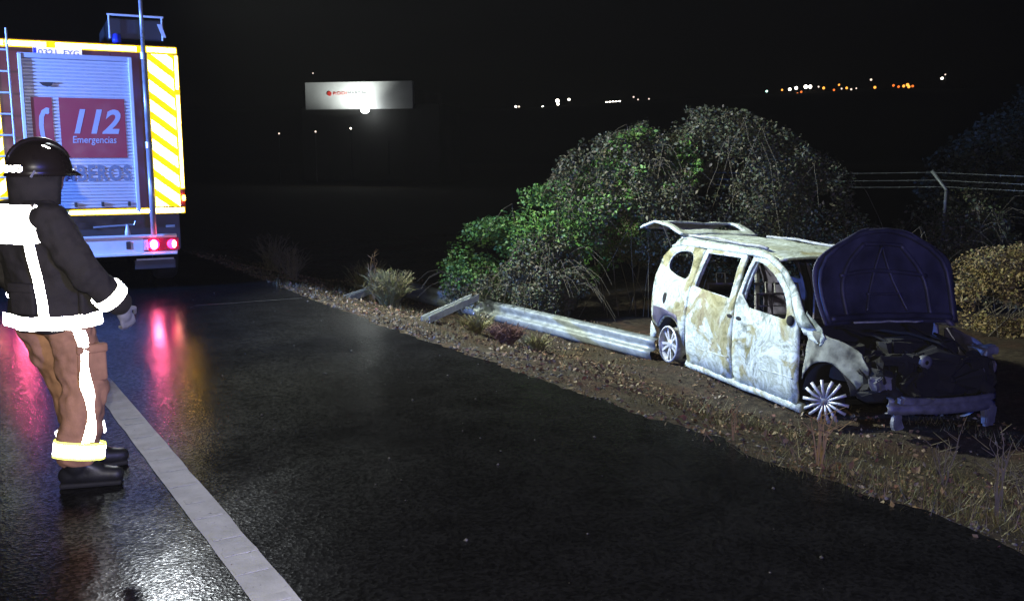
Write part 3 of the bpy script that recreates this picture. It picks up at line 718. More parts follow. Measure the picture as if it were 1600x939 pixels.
# roof skin: crowned, buckled by the heat, with a pressed rib pattern
m = MB(); nx, ny = 46, 26
def zroof(x, y):
    e = 1.48 + .055*(1-(y/.62)**2) - .10*sst((-.22-x)/.32)**1.5 - .07*sst((x-1.2)/.5)
    return e + .012*math.sin(y*34)*sst((.52-abs(y))/.1)*sst((x+.1)/.3)*sst((1.3-x)/.3)*.6 + .018*fbm((x*1.6, y*1.9, 4), 3) - .035*math.exp(-((x-.9)**2/.12+(y+.1)**2/.1))
for i in range(nx):
    x = -.44 + 2.12*i/(nx-1)
    for j in range(ny):
        y = -.60 + 1.20*j/(ny-1); m.v.append((x + .07*(1-(y/.6)**2)*(1 if i > nx-8 else 0), y, zroof(x, y)))
m.f = [(i*ny+j, i*ny+j+1, (i+1)*ny+j+1, (i+1)*ny+j) for i in range(nx-1) for j in range(ny-1)]
mod(m.build('roof', 'paint_white', van, True), 'SOLIDIFY', thickness=.02)
for sg in (-1, 1): MB().tube([(x, sg*.565, zroof(x, .565)+.035) for x in np.linspace(-.2, 1.4, 14)], .016, 8).build('roof_rail', 'ashgrey', van, True)
# tailgate, swung up
def tgate(u, v):                                       # u across, v from the hinge to the free edge
    a = R(4); s_ = v*1.10
    return Vector((-.40 - s_*math.cos(a) , u*(.56+.03*math.sin(v*PI)), 1.53 + s_*math.sin(a) + .10*math.sin(v*PI*.9) - .10*v*v + .02*fbm((u*2, v*3, 8), 2)))
def ringgrid(name, f, mat, hole, n=30, parent=van, thick=.03):
    m = MB(); idx = {}
    for i in range(n+1):
        for j in range(n+1):
            m.v.append(tuple(f(-1+2*i/n, j/n)))
    for i in range(n):
        for j in range(n):
            u = -1+2*(i+.5)/n; v = (j+.5)/n
            if not (hole and hole(u, v)): m.f.append((i*(n+1)+j, i*(n+1)+j+1, (i+1)*(n+1)+j+1, (i+1)*(n+1)+j))
    o = m.build(name, mat, parent, True); mod(o, 'SOLIDIFY', thickness=thick); return o
tgo = ringgrid('tailgate', tgate, 'paint_white', lambda u, v: abs(u) < .80 and .12 < v < .46)
MB().tube([tgate(-.9, .92) + Vector((0, 0, -.03)), tgate(.9, .92) + Vector((0, 0, -.03))], .022, 8).build('tailgate_spar', 'ashgrey', tgo)
for sg in (-1, 1): MB().tube([(-.45, sg*.55, 1.15), tgate(sg*.96, .45)], .011, 8).build('gas_strut', 'soot', van)
# rear opening frame
MB().tube([(-.50, -.72, .35), (-.53, -.70, .9), (-.50, -.63, 1.25), (-.42, -.52, 1.46), (-.42, .52, 1.46), (-.50, .63, 1.25), (-.53, .70, .9), (-.50, .72, .35)], .035, 8).build('tailgate_frame', 'ashgrey', van, True)
# bonnet, raised almost upright; inner pressing faces forward
def bonnet(u, v):
    wd = .82*(1 + .06*math.sin(v*PI) - .50*max(0, (v-.55)/.45)**3.2)
    a = R(77); s_ = v*.93
    sag = .05*(1-u*u)
    return Vector((2.47 + .02 - s_*math.cos(a) - .10*math.sin(v*PI)*.6 + .07*u*u, .14 + u*wd, .875 + s_*math.sin(a) - .10*u*u*u*u*v + .02*(1-u*u)*v + .012*fbm((u*2, v*2, 2), 2)))
M['bonnetmat'] = worn('scorched_bonnet', (.045, .046, .075), .5, .2, .6, 3, .6)
bn = ringgrid('bonnet', bonnet, 'bonnetmat', None, 28, van, .012)
def bpt(u, v, off): 
    p = bonnet(u, v); e = .01; t1 = bonnet(u+e, v)-p; t2 = bonnet(u, v+e)-p; n_ = t1.cross(t2).normalized(); n_ = n_ if n_.x > 0 else -n_; return p + n_*off
for P, r_ in (([(-.93, .02), (-.93, .5), (-.86, .8), (-.62, .95), (0, .975), (.62, .95), (.86, .8), (.93, .5), (.93, .02)], .026), ([(-.62, .08), (-.60, .5), (-.30, .82)], .024), ([(.62, .08), (.60, .5), (.30, .82)], .024), ([(-.62, .5), (0, .55), (.62, .5)], .022), ([(-.30, .82), (.30, .82)], .02), ([(-.9, .06), (0, .07), (.9, .06)], .035), ([(-.3, .12), (-.12, .5), (0, .8)], .016), ([(.3, .12), (.12, .5), (0, .8)], .016), ([(-.25, .3), (.25, .3)], .014)):
    P = resample(smooth_poly(P, 2, False), 24, False)
    MB().tube([bpt(u, v, .012) for u, v in P], r_, 8).build('bonnet_brace', 'bonnetmat', bn, True)
# scuttle, bulkhead, floor pan, dashboard beam, seats, steering wheel
MB().box((2.44, 0, .52), (.06, 1.46, .72)).build('bulkhead', 'soot', van)
MB().box((1.0, 0, .09), (3.0, 1.5, .05)).build('floor_pan', 'soot', van)
MB().tube([(2.40, y, .86 + .03*math.cos(y*2)) for y in np.linspace(-.74, .74, 9)], .05, 8).build('scuttle', 'soot', van, True)
MB().tube([(2.12, y, .80) for y in np.linspace(-.72, .72, 7)], .045, 8).build('dashboard_beam', 'char', van, True)
sw = MB().tube([Vector((1.84, .37, .86)) + Matrix.Rotation(R(-62), 3, 'Y') @ Vector((.19*math.cos(a), .19*math.sin(a), 0)) for a in np.linspace(0, 2*PI, 25)], .013, 8, False)
swo = sw.build('steering_wheel', 'soot', van, True)
MB().tube([(1.84, .37, .86), (2.12, .37, .78)], .02, 8).build('steering_column', 'char', swo)
for a in (R(90), R(210), R(330)): MB().tube([(1.84, .37, .86), Vector((1.84, .37, .86)) + Matrix.Rotation(R(-62), 3, 'Y') @ Vector((.19*math.cos(a), .19*math.sin(a), 0))], .011, 6).build('spoke', 'char', swo)
for (x, y) in ((1.42, -.38), (1.42, .38), (.55, -.45), (.55, 0), (.55, .45)):
    w_ = .22
    st = MB().tube([(x, y-w_, .38), (x-.08, y-w_, .70), (x-.16, y-w_*.8, 1.0), (x-.16, y+w_*.8, 1.0), (x-.08, y+w_, .70), (x, y+w_, .38)], .015, 8).build('seat_frame', 'char', van, True)
    for k in range(4): MB().tube([(x-.02-.035*k, y-w_*.95, .48+.13*k), (x-.02-.035*k, y+w_*.95, .48+.13*k)], .006, 6).build('seat_spring', 'char', st)
    MB().tube([(x+.42, y-w_, .36), (x, y-w_, .36), (x, y+w_, .36), (x+.42, y+w_, .36), (x+.42, y-w_, .36)], .016, 8).build('cushion_frame', 'char', st, True)
    MB().tube([(x-.16, y-.06, 1.0), (x-.19, y-.06, 1.12), (x-.19, y+.06, 1.12), (x-.16, y+.06, 1.0)], .008, 6).build('headrest_post', 'ashgrey', st)
# engine bay
def lump(name, c, d, mat, seed, amp=.05, parent=van):
    bm = bmesh.new(); bmesh.ops.create_cube(bm, size=1); bmesh.ops.bevel(bm, geom=bm.edges[:], offset=.12, segments=2, affect='EDGES')
    bmesh.ops.subdivide_edges(bm, edges=bm.edges[:], cuts=2, use_grid_fill=True)
    for v in bm.verts:
        p = Vector((v.co.x*d[0], v.co.y*d[1], v.co.z*d[2])) + Vector(c)
        v.co = p + Vector((fbm(p*5+Vector((seed, 0, 0)), 3), fbm(p*5+Vector((0, seed, 9)), 3), fbm(p*5+Vector((4, 0, seed)), 3)))*amp
    me = bpy.data.meshes.new(name); bm.to_mesh(me); bm.free(); return link(name, me, mat, parent, False)
lump('engine_block', (2.92, -.05, .48), (.52, .62, .46), 'soot', 1, .10)
lump('gearbox', (2.92, .42, .40), (.42, .38, .34), 'soot', 2, .09)
lump('battery_tray', (2.78, .50, .68), (.28, .26, .14), 'soot', 3, .07)
lump('air_box', (2.86, -.45, .60), (.30, .26, .18), 'soot', 4, .08)
lump('cylinder_head', (2.86, -.05, .74), (.30, .52, .12), 'soot', 5, .06)
lump('radiator_pack', (3.26, .1, .42), (.10, .86, .30), 'soot', 21, .16)
lump('slam_panel', (3.22, .0, .66), (.09, 1.26, .06), 'soot', 22, .12)
for y in (-.62, .62): lump('front_corner', (3.22, y, .50), (.22, .18, .32), 'soot', 23+y, .13)
lump('melted_intake', (3.18, -.02, .56), (.14, .60, .30), 'soot', 6, .10)
for sg in (-1, 1):
    MB().tube([(2.45, sg*.62, .62), (3.0, sg*.60, .52), (3.42, sg*.53, .38)], .055, 8).build('chassis_leg', 'soot', van, True)
    MB().lathe([(.10, .0), (.10, .05), (.13, .08), (.16, -.25)], 'z', (2.78, sg*.56, .66), 16, False).build('strut_tower', 'soot', van, True)
    A_ = arch(2.81, .22, .35, 178, 20, 14); m = MB()
    for x, z in A_: m.v += [(x, sg*.80, z), (x, sg*.50, z)]
    m.f = [(2*i, 2*i+1, 2*i+3, 2*i+2) for i in range(14)]
    mod(m.build('wheel_housing', 'soot', van, True), 'SOLIDIFY', thickness=.01)
for k, (a, b_) in enumerate((((2.5, -.5, .84), (3.1, -.1, .66)), ((2.5, .3, .86), (3.15, .45, .62)), ((2.6, .62, .78), (3.3, .60, .52)), ((2.6, -.2, .82), (3.2, .2, .76)), ((3.1, -.5, .62), (3.28, .5, .66)), ((3.15, -.35, .5), (3.22, -.1, .72)), ((3.2, .1, .42), (3.3, .35, .68)))):
    a, b_ = Vector(a), Vector(b_); MB().tube([a.lerp(b_, t) + Vector((0, 0, .06*math.sin(t*PI) + .03*fbm((t*4, k, 0), 2))) for t in np.linspace(0, 1, 9)], .014, 6).build('burnt_hose', 'soot', van, True)
MB().tube([(2.56, y, .90 + .02*fbm((y*4, 0, 3), 2)) for y in np.linspace(-.35, .5, 9)], .010, 6).build('wiper_linkage', 'ashgrey', van, True)
MB().lathe([(.02, -.03), (.06, -.03), (.065, .0), (.06, .03), (.02, .03)], 'x', (3.30, -.16, .66), 16).build('pulley', 'alu', van, True)
# right wing (scorched, sagging), left wing tip with lamp remains
def wing(sg):
    P = [(2.49, .34), (2.50, .80), (2.62, .84), (2.9, .80), (3.14, .76), (3.24, .64), (3.20, .50)] + arch(2.81, .22, .36, 32, 150, 10)
    return skin('wing', P, 'wingmat' if sg < 0 else 'char', sg, step=.07, inset=.02, thick=.012,
                mapf=lambda x, z: side(x, z, sg, .02 + .05*sst((x-2.6)/.6)) + Vector((0, .05*fbm((x*3, z*3, 7), 3), .03*fbm((x*3, z*3, 3), 2) - .05*sst((x-2.8)/.5))))
M['wingmat'] = worn('scorched_wing', (.19, .20, .165), .85, 0, .95, 5, .6)
wing(-1); wing(1)
skin('crumpled_cowl', [(2.40, .86), (2.46, 1.0), (2.72, .86), (2.78, .80), (2.70, .72), (2.48, .76)], 'paint_white', -1, step=.05, thick=.012, mapf=lambda x, z: side(x, z, -1, .01) + Vector((.03*fbm((x*7, z*7, 2), 2), .05*fbm((x*8, z*8, 1), 3), .03*fbm((x*7, z*6, 6), 2))))
lump('headlamp_remains', (3.14, .70, .70), (.20, .12, .08), 'alu', 9, .06)
lump('headlamp_remains', (3.30, -.62, .47), (.14, .20, .12), 'alu', 10, .07)
MB().ball(side(2.28, .88, -1, -.02), (.05, .03, .055), 12, 8).build('mirror_mount', 'soot', van, True)
mo = lump('door_mirror', (2.30, .92, .96), (.07, .10, .13), 'ashgrey', 12, .02)
# bumper beam and crash brackets
bb = MB(); 
for i in range(25):
    y = -.62+1.24*i/24; x = 3.47 - .10*(y/.62)**2 + .006*fbm((y*6, 0, 1), 2)
    for dx, dz in ((0, -.075), (.035, -.07), (.04, -.02), (.015, 0), (.04, .02), (.035, .07), (0, .075)): bb.v.append((x+dx, y, .30+dz + .008*fbm((y*5, 3, 0), 2)))
bb.f = [(7*i+j, 7*i+j+1, 7*i+j+8, 7*i+j+7) for i in range(24) for j in range(6)]
bm_ = bb.build('bumper_beam', 'alu', van, True); mod(bm_, 'SOLIDIFY', thickness=.012)
lump('crash_bracket', (3.40, -.50, .16), (.05, .11, .13), 'alu', 14, .03)
lump('crash_bracket', (3.40, .56, .17), (.05, .14, .22), 'alu', 15, .03)
lump('beam_melt', (3.50, -.40, .36), (.05, .36, .05), 'alu', 16, .03)
lump('lamp_bracket', (3.26, .56, .48), (.05, .06, .20), 'alu', 17, .03)
# wheels: bare alloy rims, tyres burnt away
def rim_mesh(parent, full):
    if full:
        MB().lathe([(.205, -.09), (.222, -.085), (.222, -.075), (.205, -.06), (.195, .0), (.205, .08), (.222, .09)], 'y', (0, 0, 0), 32).build('rim', 'rim', parent, True)
        nsp = 10
    else:
        nsp = 14
        MB().lathe([(.0, .0), (.13, .0), (.15, .02), (.15, .09), (.12, .1)], 'y', (0, 0, 0), 28).build('scorched_barrel', 'soot', parent, True)
    for i in range(nsp):
        a = 2*PI*i/nsp + (.10 if i % 2 else -.10)*(0 if not full else 1); c_, s_ = math.cos(a), math.sin(a); t_ = Vector((-s_, 0, c_)); u_ = Vector((c_, 0, s_))
        r1 = .205 if full else .19 + .03*random.random(); w0, w1 = (.013, .017) if full else (.011, .017 + .008*random.random())
        P = [u_*.05 - t_*w0, u_*.05 + t_*w0, u_*r1 + t_*w1, u_*r1 - t_*w1]
        if full: MB().prism([p + Vector((0, -.055, 0)) for p in P], (0, .03, 0)).build('spoke', 'rim', parent)
        else: MB().tube([u_*.03 + Vector((0, -.05, 0)), u_*r1*.6 + Vector((0, -.062, 0)), u_*r1 + Vector((0, -.045, 0)) + t_*.01*(i % 3-1)], [.011, .013, .0165], 8).build('spoke', 'rim', parent, True)
    MB().lathe([(.0, -.062), (.05, -.060), (.062, -.03), (.062, .02), (.0, .02)], 'y', (0, 0, 0), 18).build('hub', 'rim' if full else 'alu', parent, True)
    MB().lathe([(.0, .03), (.13, .03), (.13, .05), (.0, .05)], 'y', (0, 0, 0), 24).build('brake_disc', 'soot', parent, True)
for x, y, st, full in ((0, -.80, 0, True), (2.81, -.80, 36, False), (0, .80, 180, True), (2.81, .80, 216, True)):
    w_ = bpy.data.objects.new('wheel', None); col.objects.link(w_); w_.parent = van; w_.location = (x, y, .215); w_.rotation_euler = (0, 0, R(st))
    rim_mesh(w_, full)
    MB().tube([(0, .05, 0), (0, .22, 0)], .04, 8).build('axle_stub', 'soot', w_)

# ------------------------------------------------------------------ knocked-down crash barrier
def wbeam(name, pts, parent, mat='galv'):
    prof = [(-.155, .0), (-.135, .025), (-.095, .075), (-.06, .08), (-.03, .03), (0, .012), (.03, .03), (.06, .08), (.095, .075), (.135, .025), (.155, .0)]
    m = MB(); pts = [Vector(p) for p in pts]; k = len(prof)
    for i, p in enumerate(pts):
        t = (pts[min(i+1, len(pts)-1)] - pts[max(i-1, 0)]).normalized(); nrm = Vector((-t.y, t.x, 0)).normalized()
        if nrm.y > 0: nrm = -nrm
        tilt = R(28 + 3*math.sin(i*.2)); up = Vector((0, 0, math.cos(tilt))) - nrm*math.sin(tilt); ot = nrm*math.cos(tilt) + Vector((0, 0, math.sin(tilt)))
        m.v += [tuple(p + up*a + ot*b_) for a, b_ in prof]
    m.f = [(i*k+j, i*k+j+1, (i+1)*k+j+1, (i+1)*k+j) for i in range(len(pts)-1) for j in range(k-1)]
    o = m.build(name, mat, parent, True); mod(o, 'SOLIDIFY', thickness=.004); return o
gr = thing('crash_barrier', 'bent galvanised steel crash barrier rail lying along the verge below the brambles', 'barrier', (1.80, 11.36, -.72))
A0, A1 = Vector((0, 0, .15)), Vector((-4.4, 6.0, .20))
wp = [A0.lerp(A1, t) + Vector((.03*math.sin(t*5), 0, 0)) for t in np.linspace(0, 1, 40)]
wz = [zg(p.x+1.80, p.y+11.36) + .72 + .14 for p in wp]
for i in range(len(wp)): wp[i].z = float(np.mean(wz[max(0, i-6):i+7]))
for a, b_ in ((0, 21), (20, 40)): rl = wbeam('rail', wp[a:b_], gr)
for i in (19, 20, 21):
    for dz in (-.09, .09): MB().ball(wp[i] + Vector((-.05, -.09, dz)), (.018, .018, .018), 8, 6).build('bolt', 'steel', gr)
M['postmat'] = worn('brightened_zinc', (.46, .49, .48), .5, .2, .3, 9, .2)  # lighter copy of the galvanised steel, missing light put into its colour
def cpost(name, a, b_, label):
    a, b_ = Vector(a), Vector(b_); t = (b_-a).normalized(); u = t.cross(Vector((0, 0, 1))).normalized(); w_ = u.cross(t)
    m = MB(); prof = [(.03, .05), (.0, .055), (-.055, .055), (-.06, .0), (-.055, -.055), (.0, -.055), (.03, -.05)]
    for p in (a, a.lerp(b_, .5), b_): m.v += [tuple(p - a + w_*x + u*y) for x, y in prof]
    k = len(prof); m.f = [(i*k+j, i*k+j+1, (i+1)*k+j+1, (i+1)*k+j) for i in range(2) for j in range(k-1)]
    e = thing(name, label, 'barrier post', a)
    mod(m.build('channel', 'postmat', e), 'SOLIDIFY', thickness=.006)
    for f_ in (.08, .16, .84, .92): MB().ball((b_-a)*f_ + w_*-.06, .016, 8, 6).build('bolt_hole', 'soot', e)
    return e
def gp(x, y, dz=0.): return Vector((x, y, zg(x, y)+dz))
cpost('barrier_post', gp(-1.02, 10.75, .04), Vector((-.50, 12.4, zg(-.5, 12.4)+.50)), 'uprooted steel barrier post leaning across the verge onto the fallen rail')
cpost('barrier_post', gp(-2.35, 13.05, .05), Vector((-2.13, 14.0, zg(-2.13, 14.0)+.22)), 'uprooted steel barrier post lying in the weeds beside a tuft of broom')

# ------------------------------------------------------------------ vegetation
def leafcards(P, size, rng_, elong=1.7, up=.25):
    n = len(P); a = rng_.normal(size=(n, 3)); a[:, 2] = a[:, 2]*.6 - up; a /= np.linalg.norm(a, axis=1)[:, None]
    b_ = rng_.normal(size=(n, 3)); b_ -= a*(a*b_).sum(1)[:, None]; b_ /= np.linalg.norm(b_, axis=1)[:, None]; c = np.cross(a, b_)
    L = size*(.45 + 1.3*rng_.random(n)**1.7)[:, None]; w_ = L/elong*.55
    V = np.stack([P, P+a*L*.45+b_*w_+c*w_*.4, P+a*L, P+a*L*.45-b_*w_+c*w_*.4], 1).reshape(-1, 3)
    i = np.arange(n)*4; return V, np.concatenate([np.stack([i, i+1, i+2], 1), np.stack([i, i+2, i+3], 1)])
def blobpts(blobs, n, rng_, shell=.55, clump=1.5, thr=0.):
    out = []; tot = sum(b[2] for b in blobs)
    for c, r_, wt in blobs:
        k = int(n*wt/tot); got = 0
        while got < k:
            d = rng_.normal(size=(4*k, 3)); d /= np.linalg.norm(d, axis=1)[:, None]
            rad = rng_.uniform(shell**2, 1.12**2, 4*k)**.5
            p = np.array(c) + d*rad[:, None]*np.array(r_)
            f = np.array([noise.noise(Vector(q)*clump) + .6*noise.noise(Vector(q)*clump*2.7) for q in p[:3*k]]) if k < 60000 else None
            p = p[:3*k]; keep = f > thr + (np.maximum(0, rad[:3*k]-.93)*2.0); p = p[keep & (p[:, 2] > -.85)]
            out.append(p[:k-got]); got += len(out[-1])
            if len(p) == 0: break
    return np.concatenate(out)
def canes(blobs, n, rng_, droop=.6, r_=.004):
    m = MB()
    for k in range(n):
        c, rr, _ = blobs[rng_.integers(len(blobs))]; c = Vector(c)
        a = rng_.uniform(0, 2*PI); base = Vector((c.x + rr[0]*.7*rng_.uniform(-1, 1), c.y + rr[1]*.5*rng_.uniform(-1, 1), 0)); base.z = zg(base.x, base.y)
        top = c + Vector((rr[0]*.85*math.cos(a), -abs(rr[1]*.95*math.sin(a)), rr[2]*rng_.uniform(.35, .92)))
        end = top + Vector((math.cos(a)*.5, -.35, -rr[2]*droop*rng_.uniform(.2, 1.3)))
        P = [(base*(1-t)**2 + (base*.3+top*.7+Vector((0, 0, .25)))*2*t*(1-t) + top*t*t) for t in np.linspace(0, 1, 8)] + [top.lerp(end, t) + Vector((0, 0, .12*math.sin(t*PI))) for t in (.33, .66, 1)]
        P = [p + Vector((.06*fbm(p*2, 2), .06*fbm(p*2+Vector((5, 0, 0)), 2), 0)) for p in P]
        m.tube(P, list(np.linspace(r_*1.7, r_*.5, len(P))), 4, False)
    return m
def bush(name, label, cat, blobs, n, size, mats, ncane, seed, group=None, shell=.6, thr=0., droop=.6, elong=1.7):
    g_ = np.random.default_rng(seed); c = blobs[0][0]; o = thing(name, label, cat, (0, 0, 0), group=group)
    P = blobpts(blobs, n, g_, shell, thr=thr)
    for i, (mt, lo, hi) in enumerate(mats):
        sel = (g_.random(len(P)) >= lo) & (g_.random(len(P)) < hi) if hi < 2 else np.ones(len(P), bool)
        V, F_ = leafcards(P[sel], size, g_, elong); f = link('foliage', mesh_np('foliage', V, F_), mt, o); f['kind'] = 'stuff'
    if ncane: cn = canes(blobs, ncane, g_, droop).build('cane_tangle', 'cane', o); cn['kind'] = 'stuff'
    return o
main = [((3.1, 15.1, 1.15), (1.75, 1.2, 1.25), 3.), ((1.75, 15.0, 1.1), (1.1, 1.0, .95), 1.4), ((4.6, 15.3, .55), (1.1, 1.1, 1.25), 1.3), ((.55, 14.4, -.1), (.6, .5, .7), .7)]
bush('bramble_thicket', 'tall thicket of dusty grey brambles with dry hanging canes behind the burnt van', 'bramble', main, 95000, .048, [('grey_leaf', 0, 9)], 34, 3, shell=.75, thr=-.22, droop=.8)
green = [((-.1, 15.2, .02), (.95, .85, .72), 1.3), ((.75, 15.0, .42), (1.0, .9, .85), 1.6), ((1.55, 14.7, 1.05), (.75, .7, .75), .9), ((2.2, 14.6, 1.65), (.7, .6, .6), .45), ((-.75, 15.4, -.3), (.6, .6, .5), .5)]
bush('bramble_bush', 'fresh green leafy bramble sloping down to the fallen crash barrier', 'bramble', green, 26000, .052, [('green_leaf', 0, 9)], 5, 5, shell=.78, thr=-.05)
low = [((.35, 14.25, -.35), (.9, .45, .5), 1.), ((-.5, 14.9, -.45), (.6, .4, .4), .5)]
bush('dry_bramble', 'low brown dried bramble stems hanging right over the crash barrier rail', 'bramble', low, 16000, .040, [('grey_leaf', 0, 9)], 30, 6, shell=.4, thr=-.2, droop=.9)
rightb = [((6.6, 15.6, -.05), (1.2, .9, .85), 1.), ((7.8, 16.2, .25), (1.0, .8, .9), .8)]
bush('sparse_bush', 'sparse half bare bush beside the angled fence post', 'bush', rightb, 7000, .055, [('grey_leaf', 0, 9)], 26, 8, shell=.6, thr=.12)
hedge = [((7.3, 12.9, -.15), (1.15, .85, .68), 2.), ((8.8, 13.4, -.1), (1.2, .8, .75), 1.5)]
bush('dry_hedge', 'dense straw coloured dry hedge beyond the raised bonnet', 'hedge', hedge, 42000, .040, [('dry_leaf', 0, 9)], 70, 9, shell=.62, thr=-.02, elong=1.9)
for i, (x, y, z, rx, rz, lb) in enumerate(((10.4, 21, .9, 1.2, 1.5, 'dark leafy tree standing beyond the barbed wire fence'), (13.2, 23.5, 1.4, 1.6, 2.2, 'taller dark tree beyond the fence, fading into the night'))):
    t = bush('dark_tree', lb, 'tree', [((x, y, z), (rx, rx*.8, rz), 1.), ((x+.4, y, z+.7*rz), (rx*.6, rx*.6, rz*.6), .5)], 6000, .10, [('dark_leaf', 0, 9)], 0, 20+i, shell=.5)
    MB().tube([(x, y, zg(x, y)), (x+.1, y, z-.3*rz), (x, y, z+.6*rz)], [.12, .09, .04], 8).build('trunk', 'cane', t, True)

def tuft(name, label, cat, x, y, h, n, spread, mat, seed, r_=.003, lean=(0, 0), group=None, bits=0):
    g_ = np.random.default_rng(seed); m = MB(); z0 = zg(x, y)
    for k in range(n):
        a = g_.uniform(0, 2*PI); d = g_.uniform(.1, 1)*spread; hh = h*g_.uniform(.55, 1.1); b0 = Vector((.06*spread*4*g_.normal()*.5, .06*spread*4*g_.normal()*.5, -.03))
        tip = Vector((d*math.cos(a)+lean[0]*hh, d*math.sin(a)+lean[1]*hh, hh))
        P = [b0.lerp(tip, t) + Vector((0, 0, .10*hh*math.sin(t*PI))) + Vector((.02*g_.normal(), .02*g_.normal(), 0))*t for t in np.linspace(0, 1, 5)]
        m.tube(P, [r_*1.2, r_*1.1, r_, r_*.8, r_*.4], 3, False)
        for q in range(bits):
            p = P[0].lerp(P[-1], g_.uniform(.45, 1)); e = p + Vector((g_.normal()*.07, g_.normal()*.07, .06)); m.tube([p, e], [r_*.8, r_*.3], 3, False)
    e = thing(name, label, cat, (x, y, z0), group=group); s_ = m.build('stem_cluster', mat, e); s_['kind'] = 'stuff'; return e
tuft('broom_shrub', 'bushy yellow green broom tuft between the two uprooted barrier posts', 'shrub', -1.78, 13.3, .52, 420, .38, 'broom', 1, .0045, bits=2)
tuft('broom_shrub', 'smaller dull broom tuft behind the bushy yellow green one', 'shrub', -2.35, 14.9, .60, 160, .40, 'broom', 2, .0045, bits=2)
tuft('dead_thistle', 'tall dead brown stalk rising over the broom tuft', 'weed', -2.15, 14.2, .80, 7, .18, 'straw', 3, .010, bits=4)
tuft('dry_weed', 'clump of tall straw stalks on the verge below the burst front wheel', 'weed', 1.82, 5.30, .36, 9, .09, 'straw', 4, .0045, lean=(.05, 0), bits=1)
tuft('dry_weed', 'single thin straw stalk on the verge below the front door', 'weed', 1.42, 5.75, .30, 3, .02, 'straw', 5, .004)
tuft('dry_weed', 'branching bare stalks in front of the bumper beam', 'weed', 2.78, 5.75, .42, 6, .16, 'cane', 6, .0035, bits=3)
tuft('dry_weed', 'tall wispy bare stalks at the grassy end of the verge', 'weed', 2.80, 5.10, .55, 8, .14, 'cane', 7, .0035, bits=3)
tuft('dry_weed', 'low wiry bare stalks below the far end of the bumper beam', 'weed', 3.25, 5.6, .34, 7, .16, 'cane', 8, .003, bits=3)
tuft('red_plant', 'low clump of reddish dead stems beside the fallen barrier rail', 'weed', -.05, 10.6, .20, 160, .24, 'redstem', 9, .006, bits=3)
tuft('pale_grass_tuft', 'pale dry grass tuft below the leaning barrier post', 'grass', -.45, 11.2, .22, 200, .30, 'broom', 10, .004)
tuft('pale_grass_tuft', 'pale dry grass tuft right of the reddish dead stems', 'grass', .30, 10.9, .20, 180, .26, 'broom', 11, .004)
tuft('roadside_weed', 'dim brown weeds at the road edge beyond the sealed joint', 'weed', -3.4, 14.2, .5, 60, .35, 'cane', 12, .005, bits=3)
tuft('roadside_weed', 'dim brown weeds at the road edge farther up by the fire engine', 'weed', -4.2, 16.2, .6, 70, .45, 'cane', 13, .006, bits=3)

# verge cover: grass blades, leaf litter, pebbles (uncountable)
def scatter(n, o0, o1, s0, s1, g_, dens=None):
    P = []
    while len(P) < n:
        s, o = g_.uniform(s0, s1), o0 + (o1-o0)*g_.random()**1.0
        p = rc(s, o)
        if dens is None or g_.random() < dens(p.x, p.y, s, o): P.append((p.x, p.y, zg(p.x, p.y)))
    return np.array(P)
g_ = np.random.default_rng(31)
gd = lambda x, y, s, o: (.25 + .75*(s < 5.2)) * max(0, min(1, 2.2*noise.noise(Vector((x*.9, y*.9, 3))) + .6)) * (1 if o < 6.6 else .35) * (.25 if 5.2 < s < 8 else 1)
P = scatter(15000, 3.97, 8.2, -1, 17, g_, gd)
n = len(P); h = g_.uniform(.025, .11, n)*np.where(g_.random(n) < .08, 1.8, 1); a = g_.uniform(0, 2*PI, n); w_ = g_.uniform(.002, .004, n)
ln = g_.normal(size=(n, 2))*.5*h[:, None]
V = np.stack([P + np.stack([-np.cos(a)*w_, -np.sin(a)*w_, 0*h-.01], 1), P + np.stack([np.cos(a)*w_, np.sin(a)*w_, 0*h-.01], 1), P + np.stack([ln[:, 0], ln[:, 1], h], 1)], 1).reshape(-1, 3)
gs = link('grass', mesh_np('grass', V, np.arange(3*n).reshape(-1, 3)), 'grass'); tag(gs, 'thin dry grass sprouting along the verge', 'grass', kind='stuff')
P = scatter(26000, 4.0, 8.6, -1, 18, g_, lambda x, y, s, o: max(.1, min(1, .6+1.5*noise.noise(Vector((x*1.4, y*1.4, 9))))))
P[:, 2] += .006; V, F_ = leafcards(P, .035, g_, 1.8, 0); 
tag(link('leaf_litter', mesh_np('leaf_litter', V, F_), 'litter'), 'brown leaf litter and twigs strewn over the verge', 'leaf litter', kind='stuff')
def pebbles(name, P, r0, r1, g_, mat, label, cat):
    o8 = np.array([(1, 0, 0), (-1, 0, 0), (0, 1, 0), (0, -1, 0), (0, 0, 1), (0, 0, -1)], float); f8 = np.array([(0, 2, 4), (2, 1, 4), (1, 3, 4), (3, 0, 4), (2, 0, 5), (1, 2, 5), (3, 1, 5), (0, 3, 5)])
    n = len(P); r_ = (r0 + (r1-r0)*g_.random(n)**3)[:, None, None]; sc = g_.uniform(.6, 1.3, (n, 6, 1))*np.array([1, 1, .6])
    th = g_.uniform(0, 2*PI, n); c, s = np.cos(th), np.sin(th); O8 = np.stack([np.outer(c, o8[:, 0])-np.outer(s, o8[:, 1]), np.outer(s, o8[:, 0])+np.outer(c, o8[:, 1]), np.tile(o8[:, 2], (n, 1))], 2)
    V = (P[:, None, :] + O8*r_*sc).reshape(-1, 3); F_ = (f8[None] + (np.arange(n)*6)[:, None, None]).reshape(-1, 3)
    return tag(link(name, mesh_np(name, V, F_), mat), label, cat, kind='stuff')
ed = lambda x, y, s, o: math.exp(-((o-4.12)/.30)**2) + .12
P = scatter(5200, 3.75, 7.5, -1, 18, g_, ed); P[:, 2] += .004; P[:, 2] = np.where(P[:, 2] < -.008, P[:, 2], np.maximum(P[:, 2], .004))
